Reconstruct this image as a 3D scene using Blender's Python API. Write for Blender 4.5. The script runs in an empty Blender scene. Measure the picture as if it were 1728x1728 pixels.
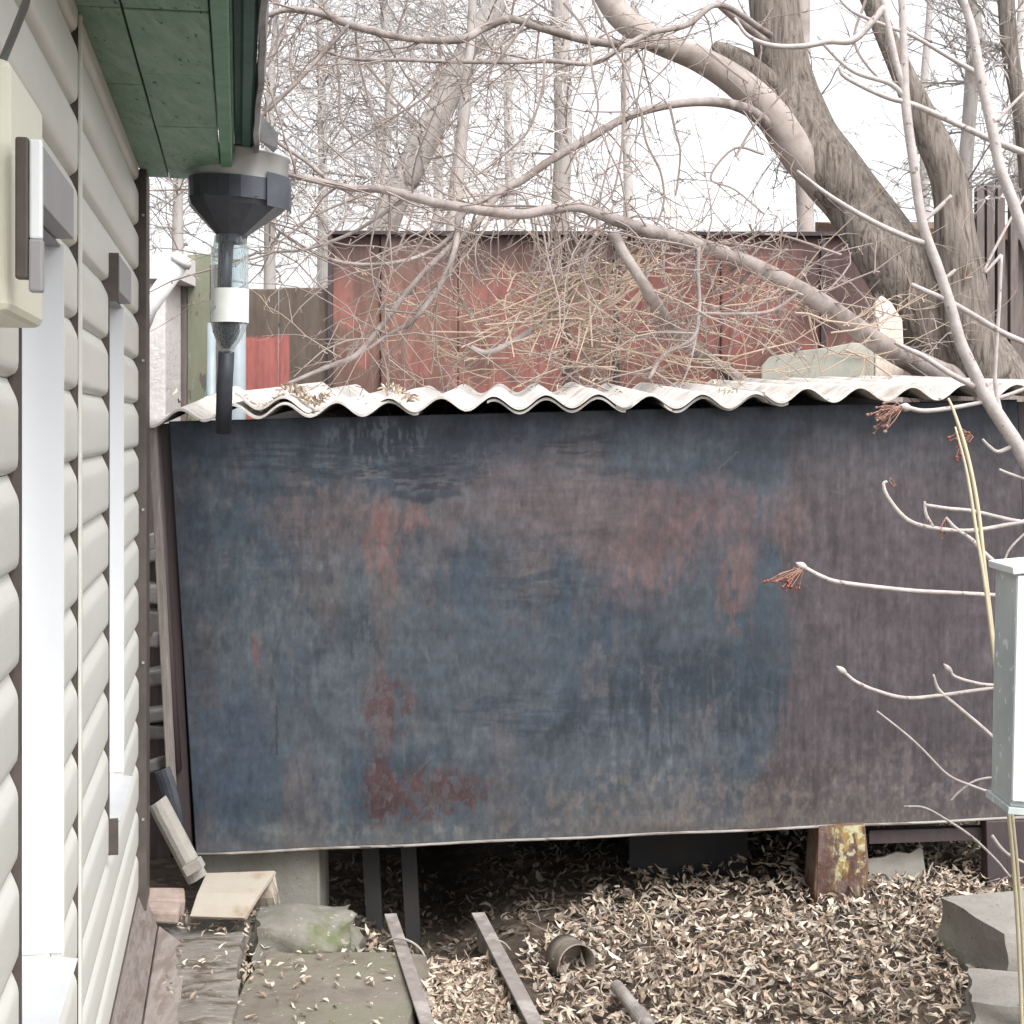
import bpy, math, random
import numpy as np
from mathutils import Vector, Matrix, noise as mn
R = math.radians
sc = bpy.context.scene
COL = sc.collection
# ------------------------------------------------------------------ camera, sky, sun, exposure
F = 2500.0; HY = 718.0; EYE = 1.45
cam_d = bpy.data.cameras.new('camera'); cam = bpy.data.objects.new('camera', cam_d); COL.objects.link(cam)
cam.location = (0, 0, EYE); cam.rotation_euler = (R(90), 0, 0)
cam_d.sensor_width = 36.0; cam_d.lens = 36.0 * F / 1728.0
cam_d.shift_y = -(864.0 - HY) / 1728.0
cam_d.clip_start = 0.05; cam_d.clip_end = 2000
sc.camera = cam
w = bpy.data.worlds.new("World"); sc.world = w; w.use_nodes = True
nt = w.node_tree; nt.nodes.clear()
sky = nt.nodes.new('ShaderNodeTexSky'); sky.sky_type = 'NISHITA'; sky.sun_disc = False
sky.sun_elevation = R(52); sky.sun_rotation = R(150); sky.air_density = 1.0; sky.dust_density = 4.0; sky.ozone_density = 1.0
hs = nt.nodes.new('ShaderNodeHueSaturation'); hs.inputs['Saturation'].default_value = 0.13
bg = nt.nodes.new('ShaderNodeBackground'); bg.inputs['Strength'].default_value = 0.15
wo = nt.nodes.new('ShaderNodeOutputWorld')
nt.links.new(sky.outputs[0], hs.inputs['Color']); nt.links.new(hs.outputs[0], bg.inputs['Color']); nt.links.new(bg.outputs[0], wo.inputs['Surface'])
sun_d = bpy.data.lights.new('sun', 'SUN'); sun_d.energy = 0.9; sun_d.angle = R(35); sun_d.color = (1, .97, .93)
sun = bpy.data.objects.new('sun', sun_d); COL.objects.link(sun)
# sun stands behind the camera to the right: rotation 150 deg from +Y, clockwise
az = R(150); el = R(52)
sdir = Vector((math.sin(az) * math.cos(el), math.cos(az) * math.cos(el), math.sin(el)))
sun.rotation_euler = (-sdir).to_track_quat('-Z', 'Y').to_euler()
sc.view_settings.view_transform = 'Standard'; sc.view_settings.look = 'None'; sc.view_settings.gamma = 1
sc.view_settings.use_curve_mapping = False
sc.view_settings.exposure = 1.25
sc.cycles.max_bounces = 6; sc.cycles.transparent_max_bounces = 12
sc.cycles.use_denoising = True

# ------------------------------------------------------------------ helpers
def P(px, py, Y):
    return Vector(((px - 864.0) / F * Y, Y, EYE - (py - HY) / F * Y))
def lin(c):
    return tuple((x / 255 / 12.92) if x / 255 <= .04045 else (((x / 255) + .055) / 1.055) ** 2.4 for x in c)
class MB:
    def __init__(s): s.v = []; s.f = []; s.c = []; s.uv = {}
    def add(s, vs, fs, col=None, uvs=None):
        o = len(s.v); s.v += [tuple(x) for x in vs]; s.f += [tuple(i + o for i in f) for f in fs]
        if col is not None: s.c += [col] * len(vs) if not isinstance(col, list) else col
        if uvs is not None:
            for i, u in enumerate(uvs): s.uv[o + i] = u
    def hexa(s, p):  # p: 8 corners, bottom 4 ccw then top 4
        s.add(p, [(3, 2, 1, 0), (4, 5, 6, 7), (0, 1, 5, 4), (1, 2, 6, 5), (2, 3, 7, 6), (3, 0, 4, 7)])
    def box(s, c, d, rot=None):
        x, y, z = d[0] / 2, d[1] / 2, d[2] / 2
        ps = [Vector(q) for q in ((-x, -y, -z), (x, -y, -z), (x, y, -z), (-x, y, -z), (-x, -y, z), (x, -y, z), (x, y, z), (-x, y, z))]
        if rot is not None: ps = [rot @ q for q in ps]
        s.hexa([q + Vector(c) for q in ps])
    def tube(s, pts, rad, n=8, cap=True, fr=None, bump=None):
        pts = [Vector(p) for p in pts]; m = len(pts)
        vs = []; uvs = []; L = 0
        t0 = (pts[1] - pts[0]).normalized()
        up = Vector((0, 1, 0)) if abs(t0.y) < .8 else Vector((1, 0, 0))
        a = t0.cross(up).normalized()
        for i, p in enumerate(pts):
            t = (pts[min(i + 1, m - 1)] - pts[max(i - 1, 0)])
            t = t.normalized() if t.length > 1e-9 else t0
            a = (a - t * a.dot(t))
            a = a.normalized() if a.length > 1e-9 else t.orthogonal().normalized()
            b = t.cross(a)
            if i: L += (p - pts[i - 1]).length
            r = rad[i] if isinstance(rad, (list, tuple)) else rad
            for k in range(n):
                an = 2 * math.pi * k / n
                rr = r
                if bump: rr = r * (1 + bump(an, L, p))
                vs.append(p + a * (math.cos(an) * rr) + b * (math.sin(an) * rr)); uvs.append((k / n, L))
        fs = []
        for i in range(m - 1):
            for k in range(n):
                k2 = (k + 1) % n
                fs.append((i * n + k, i * n + k2, (i + 1) * n + k2, (i + 1) * n + k))
        if cap:
            fs.append(tuple(range(n - 1, -1, -1))); fs.append(tuple((m - 1) * n + k for k in range(n)))
        s.add(vs, fs, uvs=uvs)
    def mesh(s, name, smooth=False):
        me = bpy.data.meshes.new(name); me.from_pydata(s.v, [], s.f)
        if s.c:
            at = me.color_attributes.new('Col', 'FLOAT_COLOR', 'POINT')
            at.data.foreach_set('color', np.array([(c[0], c[1], c[2], 1.0) for c in s.c], dtype=np.float32).ravel())
        if smooth: me.polygons.foreach_set('use_smooth', [True] * len(me.polygons))
        me.update(); return me
def obj(name, src, mat, parent=None, smooth=False, bevel=0, base=None, kind=None, label=None):
    me = src.mesh(name, smooth) if isinstance(src, MB) else src
    if not me.materials: me.materials.append(mat)
    o = bpy.data.objects.new(name, me); COL.objects.link(o)
    if parent is not None:
        o.parent = parent
        if parent.type == 'EMPTY' or parent.get('b'):
            pass
        o.matrix_parent_inverse = wmat(parent).inverted()
    if bevel:
        b = o.modifiers.new('bevel', 'BEVEL'); b.width = bevel; b.segments = 2; b.limit_method = 'ANGLE'; b.angle_limit = R(40)
    if kind: o['kind'] = kind
    if label: o['label'] = label
    return o
def wmat(o):
    m = Matrix.LocRotScale(o.location, o.rotation_euler, o.scale)
    if o.parent: return wmat(o.parent) @ o.matrix_parent_inverse @ m
    return m
def thing(name, label, cat, loc=(0, 0, 0), group=None):
    o = bpy.data.objects.new(name, None); COL.objects.link(o); o.location = loc; o.empty_display_size = .1
    o['label'] = label; o['category'] = cat
    if group: o['group'] = group
    return o
def tag(o, label, cat, group=None):
    o['label'] = label; o['category'] = cat
    if group: o['group'] = group
    return o
def recenter(o, base):
    """put a single mesh thing's origin at its base"""
    base = Vector(base); o.data.transform(Matrix.Translation(-base)); o.location = base; return o
def catmull(pts, n=6):
    """pts rows of any length; smooth spline through them"""
    A = [np.array(p, float) for p in pts]; A = [2 * A[0] - A[1]] + A + [2 * A[-1] - A[-2]]
    out = []
    for i in range(1, len(A) - 2):
        p0, p1, p2, p3 = A[i - 1:i + 3]
        for k in range(n):
            t = k / n
            out.append(.5 * ((2 * p1) + (-p0 + p2) * t + (2 * p0 - 5 * p1 + 4 * p2 - p3) * t * t + (-p0 + 3 * p1 - 3 * p2 + p3) * t ** 3))
    out.append(A[-2]); return out

# ------------------------------------------------------------------ materials
def M(name, c1, c2=None, rough=.8, scale=8, bump=.0, bscale=60, stretch=(1, 1, 1), c3=None, s3=3, t3=(.5, .62), metallic=0, detail=6, spec=.3, ramp=(.35, .65), attr=False, speck=None):
    m = bpy.data.materials.new(name); m.use_nodes = True; t = m.node_tree; N = t.nodes; L = t.links
    b = N['Principled BSDF']; b.inputs['Roughness'].default_value = rough; b.inputs['Metallic'].default_value = metallic
    b.inputs['Specular IOR Level'].default_value = spec
    tc = N.new('ShaderNodeTexCoord'); mp = N.new('ShaderNodeMapping'); mp.inputs['Scale'].default_value = stretch
    L.new(tc.outputs['Object'], mp.inputs[0])
    def noi(sv, det=detail):
        n = N.new('ShaderNodeTexNoise'); n.inputs['Scale'].default_value = sv; n.inputs['Detail'].default_value = det; n.inputs['Roughness'].default_value = .62
        L.new(mp.outputs[0], n.inputs['Vector']); return n
    def rmp(src, a, bb, ca, cb):
        r = N.new('ShaderNodeValToRGB'); r.color_ramp.elements[0].position = a; r.color_ramp.elements[1].position = bb
        r.color_ramp.elements[0].color = (*ca, 1); r.color_ramp.elements[1].color = (*cb, 1); L.new(src, r.inputs[0]); return r
    def mixn(kind, fac, a, bb):
        x = N.new('ShaderNodeMix'); x.data_type = 'RGBA'; x.blend_type = kind
        if isinstance(fac, (int, float)): x.inputs[0].default_value = fac
        else: L.new(fac, x.inputs[0])
        for s_, i in ((a, 6), (bb, 7)):
            if isinstance(s_, tuple): x.inputs[i].default_value = (*s_, 1)
            else: L.new(s_, x.inputs[i])
        return x.outputs[2]
    n1 = noi(scale); c2 = c2 or tuple(x * .8 for x in c1)
    if attr:
        at = N.new('ShaderNodeVertexColor'); at.layer_name = 'Col'
        r = rmp(n1.outputs[0], ramp[0], ramp[1], c1, c2)
        out = mixn('MULTIPLY', 1.0, at.outputs[0], r.outputs[0])
    else:
        out = rmp(n1.outputs[0], ramp[0], ramp[1], c1, c2).outputs[0]
    if c3 is not None:
        n3 = noi(s3); r3 = rmp(n3.outputs[0], t3[0], t3[1], (0, 0, 0), (1, 1, 1)); out = mixn('MIX', r3.outputs[0], out, c3)
    if speck is not None:
        n4 = noi(speck[1], 2); r4 = rmp(n4.outputs[0], speck[2], speck[2] + .04, (0, 0, 0), (1, 1, 1)); out = mixn('MIX', r4.outputs[0], out, speck[0])
    L.new(out, b.inputs['Base Color'])
    if bump:
        n2 = noi(bscale, 4); bp = N.new('ShaderNodeBump'); bp.inputs['Strength'].default_value = bump; bp.inputs['Distance'].default_value = .004
        L.new(n2.outputs[0], bp.inputs['Height']); L.new(bp.outputs[0], b.inputs['Normal'])
    return m
MT = {}
MT['siding'] = M('siding vinyl cream', (.74, .735, .675), (.70, .695, .645), rough=.42, scale=5, bump=.12, bscale=90, stretch=(1, .25, 1), c3=(.63, .615, .55), s3=3.5, t3=(.52, .75))
MT['pvc'] = M('white pvc', (.86, .88, .90), (.83, .85, .87), rough=.35, scale=3)
MT['greytrim'] = M('grey painted flashing', (.33, .32, .33), (.38, .37, .38), rough=.45, scale=5, bump=.1)
MT['browntrim'] = M('brown trim', (.085, .07, .062), (.12, .10, .09), rough=.5, scale=14, bump=.15)
MT['sill'] = M('sill tin', (.55, .56, .57), (.62, .63, .64), rough=.4, scale=6)
MT['cream'] = M('cream plastic', (.75, .74, .60), (.72, .71, .58), rough=.4, scale=5)
MT['green'] = M('green painted wood', (.17, .29, .20), (.24, .38, .28), rough=.6, scale=7, bump=.5, bscale=35, stretch=(6, 1.2, 6), c3=(.30, .42, .34), s3=5, t3=(.5, .72), speck=((.045, .11, .08), 16, .66))
MT['greenrim'] = M('green rim paint', (.13, .28, .18), (.20, .36, .26), rough=.55, scale=14, bump=.4, bscale=50)
MT['darkgreen'] = M('dark green paint', (.025, .10, .08), (.04, .14, .11), rough=.5, scale=6, bump=.3)
MT['tin'] = M('weathered tin', (.22, .22, .22), (.32, .32, .31), rough=.5, scale=12, bump=.4, bscale=40, metallic=.3, c3=(.12, .12, .13), s3=6)
MT['blacktin'] = M('black tin', (.05, .055, .07), (.085, .09, .11), rough=.42, scale=8, bump=.25, bscale=30, metallic=.2, spec=.5)
MT['lighttin'] = M('light tin', (.42, .42, .42), (.52, .52, .51), rough=.4, scale=10, metallic=.3)
MT['pipe'] = M('dark plastic pipe', (.03, .034, .045), (.05, .054, .065), rough=.5, scale=12)
MT['label'] = M('white bottle label', (.8, .82, .8), (.72, .75, .72), rough=.6, scale=25)
MT['slate'] = M('asbestos cement slate', (.50, .475, .45), (.63, .605, .58), rough=.9, scale=10, bump=.6, bscale=70, c3=(.36, .30, .25), s3=6, t3=(.53, .7), speck=((.25, .2, .16), 34, .69))
MT['slategrey'] = M('grey slate piece', (.27, .255, .23), (.36, .34, .31), rough=.9, scale=14, bump=.5, c3=(.33, .31, .27), s3=6)
MT['shedface'] = M('old paint on steel', (.88, .88, .88), (1.10, 1.10, 1.10), rough=.5, scale=70, bump=.3, bscale=14, stretch=(1.5, 1, .5), attr=True, spec=.35, detail=8)
MT['redface'] = M('red painted steel', (.86, .86, .86), (1.12, 1.12, 1.12), rough=.65, scale=22, bump=.4, bscale=10, stretch=(2.5, 1, .35), attr=True, spec=.2)
MT['shedbrown'] = M('brown steel', (.075, .055, .055), (.055, .045, .05), rough=.55, scale=10, bump=.3, stretch=(3, 3, .4))
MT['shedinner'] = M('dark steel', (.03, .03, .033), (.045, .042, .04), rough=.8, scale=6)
MT['rust'] = M('rust', (.10, .055, .035), (.17, .10, .065), rough=.85, scale=20, bump=.6, c3=(.20, .16, .14), s3=9)
MT['oldpost'] = M('rusty post with lichen', (.15, .09, .075), (.21, .15, .14), rough=.85, scale=22, bump=.8, bscale=60, stretch=(1.6, 1.6, .55), c3=(.36, .26, .11), s3=11, t3=(.44, .53), speck=((.52, .49, .26), 26, .53))
MT['concrete'] = M('concrete', (.22, .205, .185), (.30, .285, .26), rough=.95, scale=7, bump=1.0, bscale=45, c3=(.22, .22, .17), s3=4, t3=(.5, .7), speck=((.15, .13, .11), 55, .67))
MT['concreteold'] = M('mossy concrete', (.15, .13, .105), (.225, .20, .17), rough=.95, scale=8, bump=1.2, bscale=30, c3=(.165, .165, .115), s3=4, t3=(.5, .7), speck=((.42, .38, .32), 40, .68))
MT['moss'] = M('mossy stone', (.17, .165, .14), (.25, .235, .21), rough=.95, scale=9, bump=1.4, bscale=26, c3=(.12, .135, .07), s3=7, t3=(.48, .64), speck=((.30, .28, .25), 45, .66))
MT['wood'] = M('grey weathered wood', (.25, .23, .21), (.36, .335, .31), rough=.9, scale=9, bump=1.2, bscale=14, stretch=(.8, 5, 6), c3=(.17, .145, .125), s3=7, t3=(.5, .62), speck=((.10, .085, .07), 22, .64))
MT['woodalong'] = M('weathered plank', (.22, .19, .17), (.32, .28, .26), rough=.9, scale=9, bump=1.0, bscale=14, stretch=(6, .8, 6), c3=(.20, .16, .14), s3=5)
MT['brick'] = M('old brick', (.30, .22, .19), (.40, .33, .29), rough=.95, scale=20, bump=.8)
MT['palebrick'] = M('pale brick', (.42, .39, .37), (.55, .52, .5), rough=.95, scale=20, bump=.6)
MT['ridge'] = M('yellowed plastic trough', (.42, .385, .33), (.37, .32, .26), rough=.6, scale=7, bump=.3, bscale=30, c3=(.25, .17, .11), s3=8, t3=(.56, .7))
MT['soil'] = M('soil', (.045, .034, .026), (.085, .065, .05), rough=1, scale=18, bump=1, bscale=60, c3=(.13, .10, .075), s3=9, t3=(.52,.6), speck=((.22, .17, .12), 70, .66))
MT['leaf'] = M('dry leaves', (.85, .85, .85), (1.1, 1.08, 1.05), rough=.75, scale=60, attr=True, spec=.25)
MT['can'] = M('rusty can', (.20, .17, .14), (.30, .26, .22), rough=.6, scale=18, bump=.5, metallic=.2)
MT['rail'] = M('steel rail', (.28, .25, .235), (.21, .18, .165), rough=.7, scale=20, bump=.5, c3=(.37, .34, .32), s3=9)
MT['plaster'] = M('white rough plaster', (.62, .58, .56), (.72, .69, .67), rough=.95, scale=30, bump=1.5, bscale=45)
MT['whitepipe'] = M('white drainpipe', (.72, .72, .72), (.66, .66, .66), rough=.4, scale=4)
MT['bluepipe'] = M('blue grey pipe', (.28, .33, .36), (.36, .41, .44), rough=.4, scale=8)
MT['darkboard'] = M('brown boards', (.13, .105, .10), (.19, .16, .15), rough=.8, scale=8, bump=.6, stretch=(6, 6, .7))
MT['greenboard'] = M('green peeling board', (.17, .18, .125), (.21, .215, .16), rough=.8, scale=6, bump=.5, stretch=(3, 3, .8), c3=(.15, .31, .29), s3=4.5, t3=(.58, .64), speck=((.12, .10, .09), 8, .6))
MT['twigfg'] = M('rowan bark', (.40, .355, .34), (.52, .47, .455), rough=.6, scale=40, bump=.4, bscale=120, speck=((.24, .19, .17), 60, .64))
MT['reed'] = M('dry stalk', (.62, .54, .36), (.5, .45, .33), rough=.6, scale=20)
MT['berry'] = M('dried berries', (.33, .09, .06), (.22, .07, .05), rough=.6, scale=40)
MT['stalkbrown'] = M('dried stalks', (.34, .20, .16), (.26, .15, .12), rough=.7, scale=40)
MT['signwhite'] = M('white panel', (.86, .89, .91), (.84, .87, .89), rough=.25, scale=2)
MT['signedge'] = M('sign edge', (.42, .47, .47), (.55, .58, .57), rough=.35, scale=6, speck=((.75, .77, .75), 40, .62))
MT['signframe'] = M('sign frame', (.68, .70, .70), (.74, .76, .76), rough=.4, scale=6)
MT['cable'] = M('grey cable', (.16, .16, .165), (.2, .2, .2), rough=.5)
MT['farwall'] = M('far pale wall', (.60, .57, .55), (.7, .67, .65), rough=.9, scale=2)
MT['plankz'] = M('grey upright plank', (.20, .175, .16), (.30, .265, .245), rough=.85, scale=9, bump=.6, stretch=(6, 6, .8))
MT['stonestep'] = M('worn stone step', (.17, .148, .13), (.27, .245, .22), rough=.95, scale=10, bump=1.5, bscale=22, stretch=(1, 2.6, 2.6), c3=(.11, .09, .072), s3=9, t3=(.5, .6), speck=((.34, .34, .30), 40, .64))
def bark(name, c1, c2, c3, ridges=10, sy=2.0, strength=1.0):
    m = bpy.data.materials.new(name); m.use_nodes = True; t = m.node_tree; N = t.nodes; L = t.links
    b = N['Principled BSDF']; b.inputs['Roughness'].default_value = .9; b.inputs['Specular IOR Level'].default_value = .2
    tc = N.new('ShaderNodeTexCoord'); mp = N.new('ShaderNodeMapping'); mp.inputs['Scale'].default_value = (ridges, ridges, sy)
    mp.inputs['Rotation'].default_value = (0, R(28), 0)
    L.new(tc.outputs['Object'], mp.inputs[0])
    n = N.new('ShaderNodeTexNoise'); n.inputs['Scale'].default_value = 2.2; n.inputs['Detail'].default_value = 7; n.inputs['Roughness'].default_value = .65; n.inputs['Distortion'].default_value = .6
    L.new(mp.outputs[0], n.inputs['Vector'])
    r = N.new('ShaderNodeValToRGB'); e = r.color_ramp.elements; e[0].position = .36; e[0].color = (*c3, 1); e[1].position = .66; e[1].color = (*c1, 1)
    x = e.new(.5); x.color = (*c2, 1)
    L.new(n.outputs[0], r.inputs[0]); L.new(r.outputs[0], b.inputs['Base Color'])
    bp = N.new('ShaderNodeBump'); bp.inputs['Strength'].default_value = strength; bp.inputs['Distance'].default_value = .02
    L.new(n.outputs[0], bp.inputs['Height']); L.new(bp.outputs[0], b.inputs['Normal']); return m
MT['bark'] = bark('furrowed bark', (.29, .25, .225), (.22, .19, .165), (.10, .08, .07), ridges=26, sy=2.6)
MT['limb'] = bark('smooth pale limb bark', (.42, .37, .345), (.36, .315, .29), (.26, .215, .19), ridges=2, sy=1.5, strength=.35)
MT['branchbark'] = bark('branch bark', (.33, .29, .275), (.27, .235, .22), (.17, .14, .125), ridges=5, sy=3, strength=.4)
MT['greybark'] = bark('grey bark', (.44, .41, .39), (.38, .35, .33), (.26, .23, .21), ridges=6, sy=1.5, strength=.5)
MT['farbark'] = M('far bark', (.46, .425, .41), (.40, .37, .35), rough=.9, scale=3)  # pale colour stands in for haze over the distant trees
MT['twig'] = M('twig bark', (.31, .26, .235), (.22, .18, .165), rough=.75, scale=4)
def bottle_mat():
    m = bpy.data.materials.new('clear plastic'); m.use_nodes = True; t = m.node_tree; N = t.nodes; L = t.links; N.clear()
    o = N.new('ShaderNodeOutputMaterial'); mx = N.new('ShaderNodeMixShader'); tr = N.new('ShaderNodeBsdfTransparent'); gl = N.new('ShaderNodeBsdfPrincipled')
    tr.inputs[0].default_value = (.86, .90, .90, 1); gl.inputs['Base Color'].default_value = (.75, .8, .8, 1); gl.inputs['Roughness'].default_value = .12
    lw = N.new('ShaderNodeLayerWeight'); lw.inputs[0].default_value = .35
    nz = N.new('ShaderNodeTexNoise'); nz.inputs['Scale'].default_value = 22; bp = N.new('ShaderNodeBump'); bp.inputs['Strength'].default_value = .5; bp.inputs['Distance'].default_value = .01
    L.new(nz.outputs[0], bp.inputs['Height']); L.new(bp.outputs[0], gl.inputs['Normal']); L.new(bp.outputs[0], lw.inputs['Normal'])
    L.new(lw.outputs['Facing'], mx.inputs[0]); L.new(tr.outputs[0], mx.inputs[1]); L.new(gl.outputs[0], mx.inputs[2]); L.new(mx.outputs[0], o.inputs[0]); return m
MT['bottle'] = bottle_mat()
def glass_mat():
    m = bpy.data.materials.new('window glass'); m.use_nodes = True; b = m.node_tree.nodes['Principled BSDF']
    b.inputs['Base Color'].default_value = (.05, .06, .07, 1); b.inputs['Roughness'].default_value = .05; return m
MT['glass'] = glass_mat()

# ------------------------------------------------------------------ numpy noise for painted steel
rng = np.random.RandomState(7)
_lat = rng.rand(256, 256)
def vnoise(x, y):
    xi = np.floor(x).astype(int); yi = np.floor(y).astype(int); fx = x - xi; fy = y - yi
    fx = fx * fx * (3 - 2 * fx); fy = fy * fy * (3 - 2 * fy)
    g = lambda a, b: _lat[a % 256, b % 256]
    return (g(xi, yi) * (1 - fx) + g(xi + 1, yi) * fx) * (1 - fy) + (g(xi, yi + 1) * (1 - fx) + g(xi + 1, yi + 1) * fx) * fy
def fbm(x, y, o=5):
    s = 0; a = .5; t = 0
    for i in range(o):
        s = s + a * vnoise(x * 2 ** i + 17.3 * i, y * 2 ** i + 9.1 * i); t += a; a *= .55
    return s / t
def sst(a, b, x):
    t = np.clip((x - a) / (b - a), 0, 1); return t * t * (3 - 2 * t)

# ------------------------------------------------------------------ ground
def gz(x, y):
    x0_, y0_ = x, y; y = min(max(y, -5), 20); x = min(max(x, -20), 20)
    z = .035 * math.sin(x * 1.9 + .4) * math.sin(y * 1.7) * .4
    t = min(max((x - .35) / 1.2, 0), 1); z += .10 * t * t * (3 - 2 * t)
    # hollow between the rails and under the shed
    z -= .10 * math.exp(-((x + .23) / .16) ** 2) * (1 / (1 + math.exp(-(y - 4.12) * 14)))
    z -= .05 * math.exp(-((x + .30) / .35) ** 2) * (1 / (1 + math.exp(-(y - 4.4) * 9)))
    if abs(x) > 4 or y > 9 or y < 0: z *= .3
    return z
g = MB(); xs = [-200, -60, -20, -8, -4] + [(-3 + i * .08) for i in range(88)] + [5, 9, 20, 60, 200]
ys = [-60, -20, -6, -1, 1, 2] + [2.5 + i * .08 for i in range(50)] + [7, 8, 10, 14, 25, 60, 150, 400]
vs = []
for y in ys:
    for x in xs:
        vs.append((x, y, gz(x, y) + (.012 * mn.noise(Vector((x * 6, y * 6, 0))) if abs(x) < 4 and 2 < y < 7 else 0)))
nx = len(xs); g.add(vs, [(j * nx + i, j * nx + i + 1, (j + 1) * nx + i + 1, (j + 1) * nx + i) for j in range(len(ys) - 1) for i in range(nx - 1)])
obj('ground', g, MT['soil'], smooth=True, kind='structure')

# ------------------------------------------------------------------ leaves
rag = random.Random(77)
def leaf(mb, p, L, wd, yaw, pitch, roll, curl, col, cup):
    Mx = Matrix.Rotation(yaw, 3, 'Z') @ Matrix.Rotation(pitch, 3, 'X') @ Matrix.Rotation(roll, 3, 'Y')
    vs = []; k = 5; twist = rag.gauss(0, 1.3); side = rag.uniform(.2, 1.1); bend = rag.gauss(0, .7)
    prof = (.08, .75, 1.0, .7, .06) if rag.random() < .6 else (.5, .9, .8, .9, .15)
    for i in range(k):
        t = i / (k - 1) - .5; an = t * curl
        yy = math.sin(an) / curl * L if abs(curl) > .05 else t * L
        zz = (1 - math.cos(an)) / curl * L if abs(curl) > .05 else 0
        ww = wd * prof[i] * .5 * rag.uniform(.6, 1.25); tw = t * twist; ct, st_ = math.cos(tw), math.sin(tw)
        for j in (-1, 0, 1):
            jx = j * ww * (1 if j > 0 else side); jz = abs(j) * ww * cup
            vs.append(Vector(p) + Mx @ Vector((jx * ct - jz * st_ + bend * t * t * L, yy, zz + jx * st_ + jz * ct)))
    fs = []
    for i in range(k - 1):
        for j in range(2): a = i * 3 + j; fs.append((a, a + 1, a + 4, a + 3))
    mb.add(vs, fs, col=col)
LC0 = [(.30, .25, .20), (.20, .15, .11), (.56, .47, .37), (.52, .40, .29), (.44, .33, .235), (.60, .48, .36), (.36, .26, .18), (.66, .57, .45), (.27, .18, .12), (.50, .41, .32), (.40, .28, .19)]
LC = [tuple((q * .72 + sum(c_) / 3 * .28) * 1.12 for q in c_) for c_ in LC0]
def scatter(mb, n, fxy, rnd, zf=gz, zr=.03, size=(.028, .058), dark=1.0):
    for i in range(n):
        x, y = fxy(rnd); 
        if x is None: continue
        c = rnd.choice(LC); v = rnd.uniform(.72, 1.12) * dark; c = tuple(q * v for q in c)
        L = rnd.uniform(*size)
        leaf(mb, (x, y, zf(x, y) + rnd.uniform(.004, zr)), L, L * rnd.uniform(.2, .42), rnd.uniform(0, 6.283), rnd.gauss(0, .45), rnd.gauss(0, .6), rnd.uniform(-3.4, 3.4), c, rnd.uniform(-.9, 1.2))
rnd = random.Random(4)
lv = MB()
def f_right(r):
    y = 3.3 + 2.0 * r.random(); x = r.uniform(-.08, 2.2)
    lo = .03 + max(0, 3.9 - y) * .14 - .02 + max(0, y - 4.05) * .5 + .03 * mn.noise(Vector((y * 9, 3, 0)))
    if x < lo + abs(r.gauss(0, .03)): return None, None
    if y > 4.40 and r.random() > math.exp(-(y - 4.40) * 4): return None, None
    return x, y
scatter(lv, 15000, f_right, rnd, zr=.04, size=(.026, .052))
def f_mid(r):
    y = r.uniform(3.3, 4.0 - abs(r.gauss(0, .05))); u = r.random(); t = (y - 3.45) / .55; x = (-.20 - .10 * t) * (1 - u) + (.04 - .09 * t) * u; return x, y
scatter(lv, 1500, f_mid, rnd, zr=.03)
def f_edge(r):
    y = r.uniform(3.5, 4.22); x = r.uniform(-.78, -.28); 
    if y < 3.98 and x > -.69: return None, None
    return x, y
scatter(lv, 800, f_edge, rnd, zr=.05)
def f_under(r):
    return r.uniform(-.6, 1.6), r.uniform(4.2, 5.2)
scatter(lv, 1800, f_under, rnd, zr=.015, dark=.3)  # leaf colour darkened to stand in for shade under the shed
def f_near(r): return r.uniform(-1.0, 2.4), r.uniform(2.4, 3.35)
scatter(lv, 900, f_near, rnd, zr=.02)
obj('leaf_litter', lv, MT['leaf'], kind='stuff')
# thin dry stems poking out of the litter
ds = MB()
for i in range(260):
    x = rnd.uniform(.08, 1.7); y = rnd.uniform(3.5, 4.3); z = gz(x, y) + .015; a = rnd.uniform(0, 6.28); L = rnd.uniform(.03, .12); lift = rnd.uniform(-.1, .55)
    d = Vector((math.cos(a), math.sin(a), lift)) * L; p = Vector((x, y, z)); q = Vector((rnd.gauss(0, .008), rnd.gauss(0, .008), .01))
    ds.tube([p, p + d * .5 + q, p + d], [.0016, .0013, .0008], n=4)
obj('dry_stem_litter', ds, MT['twig'], kind='stuff')

# ------------------------------------------------------------------ house
CW0 = .2608; CW = .2767; KW = .1844; nrm = math.hypot(1, KW)
dW = Vector((-KW, 1, 0)) / nrm; nW = Vector((1, KW, 0)) / nrm
def W(Y, n, z):  # point at depth Y on the wall line, n out of the wall, height z
    return Vector((-KW * Y - CW, Y, z)) + nW * n
def wallY(px): return CW0 / ((864 - px) / F - KW)
house = thing('house', 'cream block sided house with green soffit and two white trimmed windows', 'house', W(4, 0, 0))
def wbox(mb, Y0, Y1, n0, n1, z0, z1):
    mb.hexa([W(Y0, n0, z0), W(Y0, n1, z0), W(Y1, n1, z0), W(Y1, n0, z0), W(Y0, n0, z1), W(Y0, n1, z1), W(Y1, n1, z1), W(Y1, n0, z1)])
WZ0, WZ1 = .655, 1.722
WINS = ((wallY(36), wallY(107)), (wallY(184.5), wallY(208.5)))
def wsec(Y0, Y1, z0, z1, n0=-.095, n1=-.004): m = MB(); wbox(m, Y0, Y1, n0, n1, z0, z1); return obj('wall_section', m, MT['siding'], house)
wsec(-3, 3.99, -.05, 2.6, -3.0, -.0955)
wsec(-3, 3.99, -.05, WZ0); wsec(-3, 3.99, WZ1, 2.6)
for a_, b_ in ((-3, WINS[0][0]), (WINS[0][1], WINS[1][0]), (WINS[1][1], 3.99)): wsec(a_, b_, WZ0 + .0005, WZ1 - .0005)
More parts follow.
